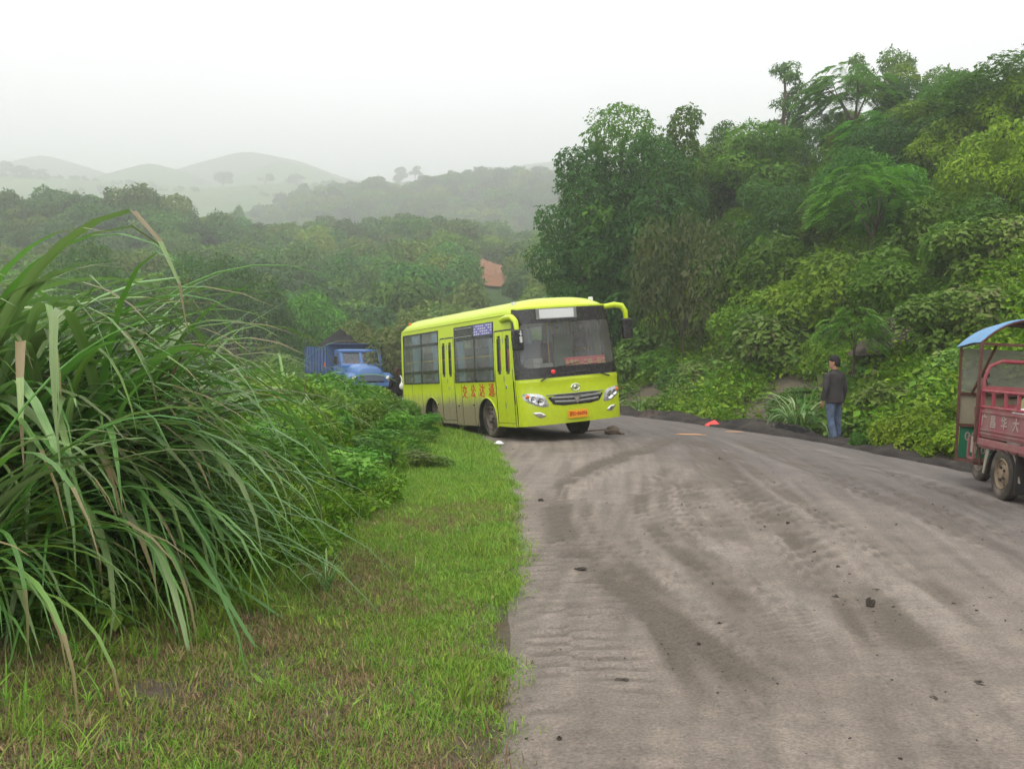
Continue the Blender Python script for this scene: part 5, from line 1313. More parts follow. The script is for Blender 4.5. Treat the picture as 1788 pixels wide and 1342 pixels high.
# lettering on the side, read from the front backwards
for i, (ch, yc) in enumerate((('通', 1.13), ('达', 1.55), ('公', 1.97), ('交', 2.38))):
    tm = text_mesh('lettering', ch, 0.27, B_redtxt, shear=-0.0, bold=0.002, squash=0.95); to = link(bpy.data.objects.new('lettering', tm), bus)
    to.rotation_euler = (0, R(5), R(-90)); to.location = (-HW - 0.003, yc + 0.03, 0.985 - 0.01 * i)
MB().box(-HW - .014, -HW, .985, 1.055, .93, .95).build('side_marker', B_amber, bus, bevel=0.005)
for yc, zc in ((2.02, .72), (3.86, .72), (2.75, .70)): MB().box(-HW - .010, -HW, yc - .03, yc + .03, zc - .012, zc + .012).build('side_reflector', B_dark, bus, bevel=0.003)
# wheels -------------------------------------------------------------------
def wheel(root, x_, y_, zc, r, wd, sx, mat=B_rub, rim=B_rim, nuts=6, name='wheel', rr=0.60):
    e = bpy.data.objects.new(name, None); link(e, root); e.location = (x_, y_, zc)
    h = wd / 2
    prof = [(rr * r, -h * .72), (r * .72, -h * .98), (r * .90, -h), (r * .975, -h * .80), (r, -h * .45), (r, h * .45), (r * .975, h * .80), (r * .90, h), (r * .72, h * .98), (rr * r, h * .72)]
    t_ = MB().lathe(prof, 'x', 40).build('tyre', mat, e, smooth=True)
    g = MB()
    for k in range(40):
        a = 2 * math.pi * k / 40; c, s_ = math.cos(a), math.sin(a); dx = 0.012
        for sg in (-1, 1):
            y0_, z0_ = r * 1.0 * c, r * s_
            g.add([(sg * h * .1, y0_ * 1.0 - s_ * dx, z0_ + c * dx), (sg * h * .78, y0_ * .985 - s_ * dx, z0_ * .985 + c * dx), (sg * h * .78, y0_ * .985 + s_ * dx, z0_ * .985 - c * dx), (sg * h * .1, y0_ + s_ * dx, z0_ - c * dx),
                   (sg * h * .1, y0_ * 1.018 - s_ * dx, z0_ * 1.018 + c * dx), (sg * h * .78, y0_ * 1.0 - s_ * dx, z0_ + c * dx), (sg * h * .78, y0_ + s_ * dx, z0_ - c * dx), (sg * h * .1, y0_ * 1.018 + s_ * dx, z0_ * 1.018 - c * dx)],
                  [(0,1,2,3),(4,5,6,7),(0,1,5,4),(1,2,6,5),(2,3,7,6),(3,0,4,7)])
    g.build('tread', mat, e)
    o_ = sx * h
    MB().lathe([(rr * r * 1.02, o_ * .80), (rr * r * .95, o_ * .95), (rr * r * .90, o_ * .55), (rr * r * .62, o_ * .45), (rr * r * .52, o_ * .70), (rr * r * .30, o_ * .75), (rr * r * .28, o_ * 1.02), (0.001, o_ * 1.04)], 'x', 28).build('rim', rim, e, smooth=True)
    MB().lathe([(rr * r * 1.02, -o_ * .7), (0.001, -o_ * .5)], 'x', 24).build('rim_back', B_dark, e)
    for k in range(nuts):
        a = 2 * math.pi * k / nuts; q = rr * r * .42; MB().lathe([(.016, o_ * .70), (.016, o_ * .92), (.001, o_ * .94)], 'x', 6, (0, q * math.cos(a), q * math.sin(a))).build('wheel_nut', B_dark, e)
        a += math.pi / nuts; q = rr * r * .76; MB().lathe([(.030 * r / .36, o_ * .52), (.001, o_ * .53)], 'x', 10, (0, q * math.cos(a), q * math.sin(a))).build('vent_hole', B_dark, e)
    return e
def surf(x, y):
    # height of the road or the verge under a wheel
    s = float(sdist(np.array([x]), np.array([y]), LEFT_C)[0])
    return gz(x, y) if s > 0.1 else float(road_z(y)) + 0.045
WR = 0.365
for x_, y_ in ((-.87, 1.40), (.87, 1.40), (-.80, 4.22), (.80, 4.22)):
    p = BUSM @ Vector((x_, y_, 0)); zc = WR + (surf(p.x, p.y) - p.z) - 0.015
    wheel(bus, x_, y_, zc, WR, 0.21, -1 if x_ < 0 else 1, B_rub if x_ < 0 else B_rubdark)
# mud flap, step
MB().box(-HW + .02, -HW + .34, 1.93, 1.945, .17, .50).build('mud_flap', B_dark, bus)
MB().box(-HW + .02, -HW + .34, 4.78, 4.795, .15, .50).build('mud_flap', B_dark, bus)
# ================================================================== blue lorry loaded with coal
T_blue = paint('lorry_blue', (0.05, 0.15, 0.38), 0.4, grime=0.35, grime_col=(0.10, 0.12, 0.16), coat=0.2)
T_box = paint('box_blue', (0.035, 0.085, 0.22), 0.6, grime=0.6, grime_col=(0.06, 0.07, 0.09))
T_glass = glass('cab_glass', (0.75, 0.8, 0.8), 0.10)
T_redin = paint('red_seat_cover', (0.50, 0.06, 0.05), 0.8, grime=0.1)
M_coal = soil_mat('coal', (0.010, 0.010, 0.011), (0.018, 0.018, 0.019), (0.034, 0.033, 0.034), 5.0, 1.0)
fw = Vector((0.43, -0.90)).normalized(); lr_p = at(648, 640, 44.5); lr_z = float(road_z(44.5)) - 0.02
# local: x to the lorry's left, y forward
lorry = tag(empty('lorry', (lr_p.x, lr_p.y, lr_z), (0, 0, math.atan2(-fw.x, fw.y))), 'old blue bonneted tipper lorry heaped with coal, coming round the bend', 'lorry')
def lb(m_): return m_
# bonnet: rounded loft along y from the nose (y=0) back to the screen (y=-1.35)
def ring(hw, z0, z1, y_, n=18, p=3.0):
    out = []
    for i in range(n):
        a = 2 * math.pi * i / n; c, s_ = math.cos(a), math.sin(a)
        out.append((hw * math.copysign(abs(c) ** (2 / p), c), y_, (z0 + z1) / 2 + (z1 - z0) / 2 * math.copysign(abs(s_) ** (2 / p), s_)))
    return out
MB().loft([ring(.52, .78, 1.22, -.02), ring(.58, .75, 1.33, -.10), ring(.66, .72, 1.42, -.6), ring(.78, .70, 1.50, -1.35)]).build('bonnet', T_blue, lorry, smooth=True)
for sx in (-1, 1):
    MB().loft([ring(.24, .66, .98, 0.02), ring(.26, .62, 1.10, -.25), ring(.25, .78, 1.12, -.8), ring(.20, .72, .95, -1.30)]).build('wing', T_blue, lorry, smooth=True)
    o = lorry.children[-1]; o.location = (sx * .80, 0, 0)
    MB().lathe([(.13, .05), (.14, .0), (.12, .06), (.06, .085), (.001, .095)], 'y', 20, (sx * .78, .02, .86)).build('headlight', B_chrome, lorry, smooth=True)
MB().box(-1.05, 1.05, .08, .20, .50, .66).build('bumper', T_blue, lorry, bevel=0.03)
g_ = MB().box(-.62, .62, .0, .06, .74, 1.05).build('grille', T_blue, lorry, bevel=0.02)
for k in range(5): MB().box(-.55, .55, .05, .085, .77 + k * .055, .795 + k * .055).build('slat', B_grey, g_)
# cab
cabm = MB(); pr = [(-1.30, 1.42), (-1.42, 1.50), (-1.72, 2.10), (-2.60, 2.10), (-2.62, .75), (-1.30, .75)]
sh = MB()
for sx in (-1, 1):
    # cab side with a window opening, built from strips
    X = sx * .98
    strips = [[(-2.62, .75), (-1.30, .75), (-1.30, 1.42), (-2.62, 1.42)], [(-2.62, 1.42), (-2.42, 1.42), (-2.42, 1.98), (-2.62, 2.08)], [(-1.52, 1.42), (-1.38, 1.42), (-1.72, 2.08), (-1.78, 1.98)], [(-2.62, 2.08), (-2.42, 1.98), (-1.78, 1.98), (-1.72, 2.08)]]
    for q in strips: sh.add([(X * (1 - .06 * max(0, z - 1.42)), y_, z) for y_, z in q], [(0, 1, 2, 3)])
    MB().add([(X * .985, -2.44, 1.41), (X * .985, -1.50, 1.41), (X * .95, -1.76, 2.0), (X * .95, -2.44, 2.0)], [(0, 1, 2, 3)]).build('side_window', T_glass, lorry)
    MB().box(sx * .99 - .015, sx * .99 + .015, -2.35, -2.15, 1.24, 1.28).build('door_handle', B_chrome, lorry)
    MB().tube([(sx * .95, -1.40, 1.5), (sx * 1.22, -1.30, 1.62)], .015, 6).build('mirror_arm', B_black, lorry)
    MB().box(sx * 1.26 - .09, sx * 1.26 + .09, -1.33, -1.27, 1.48, 1.86).build('mirror', B_black, lorry, bevel=0.02)
sh.add([(-.98, -2.62, .75), (.98, -2.62, .75), (.92, -2.62, 2.08), (-.92, -2.62, 2.08)], [(0, 1, 2, 3)])
sh.add([(-.98, -1.30, .75), (.98, -1.30, .75), (.98, -1.30, 1.42), (-.98, -1.30, 1.42)], [(0, 1, 2, 3)])
sh.add([(-.98, -1.30, 1.42), (.98, -1.30, 1.42), (.97, -1.40, 1.50), (-.97, -1.40, 1.50)], [(0, 1, 2, 3)])
for x_ in (-.93, 0, .93): sh.bar((x_, -1.41, 1.48), (x_ * .97, -1.71, 2.06), .07, .05)
sh.build('cab', T_blue, lorry, solid=-0.02)
MB().loft([ring(.99, 2.03, 2.12, -1.62, 24, 4), ring(1.0, 2.02, 2.17, -1.8, 24, 4), ring(1.0, 2.02, 2.18, -2.3, 24, 4), ring(.96, 2.02, 2.12, -2.66, 24, 4)]).build('cab_roof', T_blue, lorry, smooth=True)
MB().add([(-.90, -1.41, 1.51), (.90, -1.41, 1.51), (.87, -1.70, 2.04), (-.87, -1.70, 2.04)], [(0, 1, 2, 3)]).build('windscreen', T_glass, lorry)
MB().box(-.9, .9, -2.5, -1.95, 1.05, 1.55).build('seat', T_redin, lorry, bevel=0.05)
MB().box(-.9, .9, -1.62, -1.40, 1.36, 1.46).build('dashboard', T_redin, lorry, bevel=0.03)
MB().lathe([(0.20 + 0.013 * math.cos(a), 0.013 * math.sin(a)) for a in np.linspace(0, 6.283, 9)], 'y', 20, (.45, -1.66, 1.56)).build('steering_wheel', B_dark, lorry, smooth=True)
MB().box(-.40, -.30, -7.2, .0, .52, .72).build('chassis_rail', B_dark, lorry); MB().box(.30, .40, -7.2, .0, .52, .72).build('chassis_rail', B_dark, lorry)
# tipper box: boards and ribs
bx = MB()
bx.box(-1.18, 1.18, -7.1, -2.85, .98, 1.06); bx.box(-1.18, 1.18, -2.90, -2.82, 1.06, 2.36); bx.box(-1.18, 1.18, -7.14, -7.06, 1.06, 2.3)
bx.box(-1.20, -1.13, -7.1, -2.86, 1.06, 2.3); bx.box(1.13, 1.20, -7.1, -2.86, 1.06, 2.3)
bo = bx.build('tipper_box', T_box, lorry)
for sx in (-1, 1):
    for k in range(8): MB().box(sx * 1.235 - .04, sx * 1.235 + .04, -7.0 + k * .57, -6.92 + k * .57, 1.0, 2.3).build('rib', T_box, bo)
MB().box(-1.24, 1.24, -2.94, -2.72, 2.34, 2.42).build('top_rail', T_box, bo); MB().box(-1.2, 1.2, -2.78, -2.35, 2.40, 2.44).build('cab_guard', T_box, bo)
MB().box(-1.26, -1.24, -3.3, -3.1, 1.35, 1.55).build('side_lamp', B_amber, lorry); MB().box(1.24, 1.26, -3.3, -3.1, 1.35, 1.55).build('side_lamp', B_amber, lorry)
for x_, y_ in ((-.88, -.62), (.88, -.62), (-.85, -5.4), (.85, -5.4)): wheel(lorry, x_, y_, .49, .49, .26, -1 if x_ < 0 else 1, B_rub, B_rim)
def heap(name, w, l, h, mat, seed, n=26, lump=0.12):
    """rough pile, footprint w by l"""
    m_ = MB()
    def pt(u, v):
        a = u * 2 * math.pi; q = v; x_ = math.cos(a) * q; y_ = math.sin(a) * q
        edge = 1 + 0.25 * (float(vnoise(math.cos(a) * 2 + seed, math.sin(a) * 2, 1.0, seed)) - 0.5)
        z_ = h * (1 - q ** 1.3) * (0.8 + 0.4 * float(vnoise(x_ * 3, y_ * 3, 1, seed + 3))) + lump * h * (float(fbm(x_ * w * 3, y_ * l * 3, 0.6, seed + 5)) - 0.5) * 2 * (1 - q ** 4)
        return (x_ * w / 2 * edge, y_ * l / 2 * edge, z_ - 0.04 * (q > 0.98))
    m_.grid(pt, np.linspace(0, 1, n * 2 + 1), np.linspace(0.0, 1, n)); return m_
lc = heap('coal_load', 2.3, 4.2, 1.0, M_coal, 3).build('coal_load', M_coal, smooth=True)
bpy.context.view_layer.update()
lc.location = lorry.matrix_world @ Vector((0, -4.95, 2.12)); lc.rotation_euler = lorry.rotation_euler
tag(lc, 'black coal heaped above the sides of the blue lorry', 'coal load')

# ================================================================== red cargo tricycle
C_red = paint('tricycle_red', (0.27, 0.032, 0.05), 0.6, grime=0.85, grime_col=(0.26, 0.14, 0.12), scale=5)
C_redd = paint('tricycle_red_dusty', (0.24, 0.075, 0.08), 0.8, grime=1.0, grime_col=(0.23, 0.165, 0.135), scale=4)
C_rust = paint('rusty_frame', (0.085, 0.030, 0.022), 0.8, grime=0.6, grime_col=(0.16, 0.08, 0.05), scale=8)
C_blue = paint('blue_canopy', (0.12, 0.27, 0.46), 0.6, grime=0.3, grime_col=(0.25, 0.35, 0.5))
C_lin = paint('canopy_lining', (0.10, 0.07, 0.05), 0.9, grime=0.4, grime_col=(0.16, 0.11, 0.07))
C_beige = paint('beige_panel', (0.28, 0.25, 0.17), 0.85, grime=0.5, grime_col=(0.18, 0.15, 0.10))
C_green = paint('green_sign_board', (0.010, 0.16, 0.075), 0.6, grime=0.3, grime_col=(0.05, 0.14, 0.08))
C_film = glass('clear_film', (0.72, 0.72, 0.62), 0.35, 0.1)
C_sign = paint('faded_white', (0.36, 0.30, 0.26), 0.8, grime=0.7, grime_col=(0.28, 0.16, 0.14), scale=16)
C_brk = paint('dusty_bracket', (0.28, 0.26, 0.20), 0.8, grime=0.5)
C_tan = paint('tan_rim', (0.22, 0.16, 0.10), 0.75, grime=0.6, grime_col=(0.14, 0.11, 0.08), scale=8)
# local: origin under the rear axle, x right, y forward
tri = tag(empty('cargo_tricycle', (5.69, 10.42, 0.02), (0, R(3.2), R(-3.2))), 'dusty red cargo tricycle with a blue canopy, cut off by the picture edge', 'tricycle')
xl, xr = -.56, .56
# bed: floor, boards
MB().box(xl, xr, -.95, .62, .50, .56).build('bed_floor', C_redd, tri)
def board(x0, x1, y0, y1, name='side_board'):
    b_ = MB().box(x0, x1, y0, y1, .62, .92).build(name, C_redd, tri, bevel=0.004)
    return b_
for sx, x0, x1 in ((-1, xl, xl + .02), (1, xr - .02, xr)):
    b_ = board(x0, x1, -.95, .62); xo = x0 - .012 if sx < 0 else x1
    for z in (.66, .70, .895): MB().box(xo, xo + .012, -.94, .61, z - .012, z + .012).build('pressed_rib', C_redd, b_, bevel=0.003)
    MB().box(x0 - .02, x1 + .02, -.97, .64, .525, .60).build('bed_rail', C_redd, tri, bevel=0.006)
    MB().tube([(x0, -.95, .95), (x0, .62, .95)], .016, 8).build('rail', C_red, tri, smooth=True); MB().tube([(x0, -.95, 1.125), (x0, .62, 1.125)], .016, 8).build('rail', C_red, tri, smooth=True)
    for k in range(6): MB().box(x0 - .012, x0 + .012, -.93 + k * .302, -.885 + k * .302, .95, 1.125).build('rail_post', C_red, tri)
    MB().box(x0 - .018, x0 + .022, .58, .64, .56, 1.14).build('corner_post', C_red, tri, bevel=0.004)
MB().box(xl, xr, -.97, -.95, .58, .92).build('tail_board', C_redd, tri, bevel=0.004)
MB().box(xl + .02, xr - .02, .60, .62, .58, .92).build('head_board', C_redd, tri, bevel=0.004)
# guard hoop ahead of the bed
MB().tube([(xl + .02, .62, .9), (xl + .02, .63, 1.25), (xl + .07, .63, 1.40), (xl + .20, .63, 1.46), (xr - .20, .63, 1.46), (xr - .07, .63, 1.40), (xr - .02, .63, 1.25), (xr - .02, .62, .9)], .022, 8).build('guard_hoop', C_red, tri, smooth=True)
for x_ in (-.02,): MB().box(x_ - .03, x_ + .03, .615, .645, 1.0, 1.44).build('hoop_post', C_red, tri)
MB().box(xl + .02, xr - .02, .615, .645, 1.13, 1.18).build('hoop_bar', C_red, tri)
# faded lettering on the near board
for ch, y_ in (('广', .50), ('昌', .27), ('华', .0), ('大', -.28), ('运', -.55)):
    tm = text_mesh('lettering', ch, .15, C_sign, bold=0.002); to = link(bpy.data.objects.new('lettering', tm), tri); to.rotation_euler = (0, 0, R(-90)); to.location = (xl - .004, y_, .79)
# canopy on posts
def cz(x_): return 1.66 + .29 * (1 - (abs(x_) / .62) ** 2.4)
ca = MB(); ca.grid(lambda x_, y_: (x_, y_, cz(x_) - .05 * max(0, (y_ - .8) / .48)), np.linspace(-.62, .62, 19), [.60, .8, 1.0, 1.28]); co = ca.build('canopy', C_blue, tri, smooth=True, solid=0.012)
li = MB(); li.grid(lambda x_, y_: (x_ * .985, y_, cz(x_) - .028 - .05 * max(0, (y_ - .8) / .48)), np.linspace(-.62, .62, 19), [.61, .8, 1.0, 1.27]); li.build('lining', C_lin, co, smooth=True)
MB().tube([(x_, .61, cz(x_) - .02) for x_ in np.linspace(-.61, .61, 19)], .016, 6).build('canopy_bow', C_rust, tri, smooth=True)
MB().tube([(x_, .95, cz(x_) - .04) for x_ in np.linspace(-.61, .61, 19)], .013, 6).build('canopy_bow', C_rust, tri, smooth=True)
MB().bar((-.60, .61, 1.645), (.60, .61, 1.645), .03).build('canopy_bar', C_rust, tri); MB().bar((-.02, .61, 1.64), (-.02, .61, 1.93), .035).build('canopy_strut', C_rust, tri)
for x_ in (-.60, .60):
    MB().bar((x_, .62, .55), (x_, .61, 1.66), .028).build('canopy_post', C_rust, tri)
    MB().bar((x_ * .93, 1.22, .28), (x_ * .97, 1.23, 1.62), .032).build('front_post', C_rust, tri)
    MB().bar((x_ * .72, 1.21, 1.08), (x_ * .60, .80, 1.64), .022).build('brace', C_rust, tri)
    MB().tube([(x_ * .85, .66, .30), (x_ * .90, .70, .62), (x_ * .88, .82, .86), (x_ * .80, .95, .92)], .018, 8).build('seat_rail', C_rust, tri, smooth=True)
for z in (1.07, .70, .30): MB().bar((-.56, 1.22, z), (.56, 1.22, z), .034).build('front_bar', C_rust, tri)
MB().box(-.55, .55, 1.235, 1.242, 1.09, 1.60).build('windscreen_film', C_film, tri)
MB().box(-.55, .55, 1.235, 1.245, .72, 1.055).build('leg_shield', C_beige, tri)
gb = MB().box(-.53, .53, 1.235, 1.245, .32, .685).build('sign_board', C_green, tri)
for tx, z_, sz in (('.25.1100', .565, .15), ('山西0771', .41, .12)):
    tm = text_mesh('lettering', tx, sz, C_sign, bold=0.001); tm.transform(Matrix.Diagonal((-1, 1, 1, 1))); tm.flip_normals()
    to = link(bpy.data.objects.new('lettering', tm), gb); to.location = (-.22, 1.231, z_)
MB().box(-.55, .30, .75, 1.20, .285, .315).build('footboard', C_rust, tri)
MB().box(-.57, -.555, .68, .80, .42, .60).build('step_bracket', C_brk, tri)
fr_ = MB(); fr_.bar((-.57, .70, .60), (-.57, .70, .36), .025); fr_.bar((-.57, .85, .60), (-.57, .85, .36), .025); fr_.bar((-.57, .70, .36), (-.57, .85, .36), .025); fr_.build('step_loop', C_redd, tri)
# rider's seat, handlebar, tank, engine, mirror
MB().box(-.28, .28, .68, .92, .80, .92).build('seat', B_dark, tri, bevel=0.03)
MB().loft([ring(.14, .70, .92, .92, 14), ring(.18, .68, .98, 1.0, 14), ring(.15, .72, .97, 1.18, 14)]).build('fuel_tank', C_red, tri, smooth=True)
MB().tube([(-.36, 1.03, 1.10), (-.2, 1.12, 1.12), (0, 1.16, 1.05), (.2, 1.12, 1.12), (.36, 1.03, 1.10)], .013, 8).build('handlebar', B_dark, tri, smooth=True)
for x_ in (-.36, .36): MB().tube([(x_ * .8, 1.06, 1.10), (x_ * 1.0, 1.04, 1.27)], .006, 6).build('mirror_stalk', B_dark, tri); MB().ellipsoid((x_ * 1.02, 1.04, 1.30), (.055, .018, .04), 12, 8).build('mirror', B_dark, tri, smooth=True)
MB().box(-.16, .16, .80, 1.25, .30, .66).build('engine', B_dark, tri, bevel=0.04)
MB().lathe([(.09, .12), (.095, .0), (.06, -.06)], 'y', 18, (0, 1.32, 1.0)).build('headlamp', B_chrome, tri, smooth=True)
for x_ in (-.07, .07): MB().tube([(x_, 1.84, .27), (x_, 1.30, .95)], .022, 8).build('fork_leg', B_chrome, tri, smooth=True)
fw_ = wheel(tri, 0, 1.84, .27, .27, .11, -1, B_rub, B_rim, 0)
mg = MB(); mg.grid(lambda a, x_: (x_, 1.84 + .31 * math.cos(a), .27 + .31 * math.sin(a)), np.linspace(.3, 2.8, 14), [-.07, -.04, .04, .07]); mg.build('front_mudguard', B_grey, tri, smooth=True, solid=0.004)
MB().bar((-.45, 0, .27), (.45, 0, .27), .06).build('rear_axle', B_dark, tri)
for x_ in (-.50, .50):
    wheel(tri, x_, 0, .27, .27, .125, -1 if x_ < 0 else 1, B_rub, C_tan, 5)
    for ya, yb_ in ((.40, .22), (-.16, -.34)):
        MB().add([(x_ - .04, ya - .05, .53), (x_ - .04, ya + .05, .53), (x_ - .04, yb_ + (.30 if ya > 0 else -.02), .22), (x_ - .04, yb_ + (.26 if ya > 0 else -.06), .22), (x_ - .03, ya - .05, .53), (x_ - .03, ya + .05, .53), (x_ - .03, yb_ + (.30 if ya > 0 else -.02), .22), (x_ - .03, yb_ + (.26 if ya > 0 else -.06), .22)],
                 [(0,1,2,3),(7,6,5,4),(0,4,5,1),(1,5,6,2),(2,6,7,3),(3,7,4,0)]).build('mudguard_stay', C_brk, tri)
    mg = MB(); mg.grid(lambda a, t: (x_ + t, .0 + .335 * math.cos(a), .22 + .335 * math.sin(a)), np.linspace(.25, 2.9, 14), [-.07, .07]); mg.build('rear_mudguard', B_dark, tri, smooth=True, solid=0.004)
MB().box(-.57, -.43, -.36, -.345, .10, .52).build('mud_flap', B_dark, tri)
# the load: canvas over sacks
M_canvas = paint('olive_canvas', (0.22, 0.21, 0.085), 0.9, grime=0.4, grime_col=(0.30, 0.28, 0.15))
cv = MB()
def canvas(u, v):
    x_ = -.52 + 1.04 * u; y_ = .46 - 1.35 * v
    b = (math.sin(math.pi * min(1, max(0, u))) ** .5) * (min(1, v * 3.2) ** .7) * (min(1, (1 - v) * 4) ** .6)
    f = .05 * float(fbm(x_ * 2, y_ * 2, .5, 91)) + .025 * math.sin(9 * u + 7 * v + 3 * math.sin(5 * v))
    return (x_, y_, .60 + .66 * b + f)
cv.grid(canvas, np.linspace(0, 1, 30), np.linspace(0, 1, 34)); cvo = cv.build('canvas_load', M_canvas, smooth=True)
bpy.context.view_layer.update()
cvo.matrix_world = tri.matrix_world; tag(cvo, 'olive canvas bundle piled in the bed of the red tricycle', 'bundle')
sk = MB(); sk.loft([ring(.02, .60, .70, -.02, 16), ring(.10, .58, .95, -.06, 16), ring(.12, .57, 1.0, -.25, 16), ring(.10, .58, .95, -.42, 16), ring(.02, .62, .74, -.48, 16)])
sk.v = [(v[0] - .44, v[1] + .05, v[2] + .02 * math.sin(v[1] * 30)) for v in sk.v]; so = sk.build('sack', B_white, smooth=True); so.matrix_world = tri.matrix_world
tag(so, 'white sack showing between the rails of the red tricycle', 'sack')
# ================================================================== people
def limb(m_, pts, rad, n=12):
    """tapered limb with elliptical sections; rad: (rx, ry) pairs"""
    rings = []
    k = len(pts); pts = [Vector(p) for p in pts]; prev = Vector((1, 0, 0))
    for i, p in enumerate(pts):
        d = (pts[min(i + 1, k - 1)] - pts[max(i - 1, 0)]).normalized()
        u = (prev - d * prev.dot(d)).normalized(); t = d.cross(u); rx, ry = rad[i] if hasattr(rad[i], '__len__') else (rad[i], rad[i])
        rings.append([p + u * (rx * math.cos(2 * math.pi * j / n)) + t * (ry * math.sin(2 * math.pi * j / n)) for j in range(n)])
    m_.loft(rings)
def fuse(m_, name, mat, parent, vox=0.011, sm=6):
    """one continuous skin over the limbs"""
    me = m_.mesh(name); me.materials.append(mat); o = bpy.data.objects.new(name, me); COL.objects.link(o)
    md = o.modifiers.new('r', 'REMESH'); md.mode = 'VOXEL'; md.voxel_size = vox
    s = o.modifiers.new('s', 'SMOOTH'); s.iterations = sm; s.factor = 0.5
    me2 = bake(o); bpy.data.objects.remove(o); me2.name = name
    me2.polygons.foreach_set('use_smooth', [True] * len(me2.polygons))
    if not me2.materials: me2.materials.append(mat)
    return link(bpy.data.objects.new(name, me2), parent)
def cloth(name, c, rough=0.85, g=0.3):
    m, nt, b = mat_new(name); tc = N(nt, 'ShaderNodeTexCoord')
    n1 = noise(nt, 7, 5, 0.6, tc.outputs['Object']); n2 = noise(nt, 90, 2, 0.5, tc.outputs['Object'])
    r_c = ramp(nt, n1.outputs[0], [(0.3, tuple(x * (1 - g) for x in c)), (0.7, tuple(min(1, x * (1 + g)) for x in c))])
    nt.links.new(r_c.outputs[0], b.inputs['Base Color']); b.inputs['Roughness'].default_value = rough; b.inputs['Specular IOR Level'].default_value = 0.2
    bp = N(nt, 'ShaderNodeBump'); bp.inputs['Strength'].default_value = 0.5; bp.inputs['Distance'].default_value = 0.02
    n3 = noise(nt, 5, 3, 0.5, tc.outputs['Object']); nt.links.new(n3.outputs[0], bp.inputs['Height']); nt.links.new(bp.outputs[0], b.inputs['Normal'])
    return m
K_skin = cloth('skin', (0.36, 0.19, 0.12), 0.55, 0.12); K_hair = cloth('black_hair', (0.012, 0.010, 0.010), 0.6, 0.3)
K_jack = cloth('charcoal_jacket', (0.045, 0.040, 0.040), 0.9, 0.18); K_jean = cloth('blue_jeans', (0.085, 0.115, 0.175), 0.9, 0.45)
K_shoe = cloth('grey_shoe', (0.22, 0.20, 0.18), 0.7, 0.3); K_white = cloth('white_cloth', (0.70, 0.70, 0.68), 0.85, 0.1); K_blk = cloth('black_cloth', (0.015, 0.014, 0.016), 0.9, 0.2)
K_brn = cloth('brown_hair', (0.05, 0.025, 0.018), 0.6, 0.3)

def hand(m_, w, d, curl, s=1.0, thumb=1):
    """palm and five fingers; w wrist, d direction along the hand, curl: the way fingers close, thumb: side sign"""
    w = Vector(w); d = Vector(d).normalized(); c = Vector(curl).normalized(); sd = d.cross(c).normalized() * thumb
    limb(m_, [w, w + d * .03 * s, w + d * .085 * s], [(.024 * s, .016 * s), (.036 * s, .017 * s), (.038 * s, .014 * s)], 10)
    for k, (off, L) in enumerate(((-.029, .070), (-.010, .080), (.010, .076), (.028, .060))):
        b = w + d * .083 * s + sd * off * s; p1 = b + (d * .9 + c * .25) * L * .42 * s; p2 = p1 + (d * .7 + c * .7) * L * .32 * s; p3 = p2 + (d * .35 + c * .9) * L * .26 * s
        m_.tube([b, p1, p2, p3], [.0092 * s, .0088 * s, .008 * s, .0065 * s], 8)
    b = w + d * .030 * s - sd * .028 * s; p1 = b + (d * .6 - sd * .8 + c * .3) * .032 * s; p2 = p1 + (d * .85 - sd * .2 + c * .4) * .030 * s
    m_.tube([b, p1, p2], [.0125 * s, .0105 * s, .008 * s], 8)

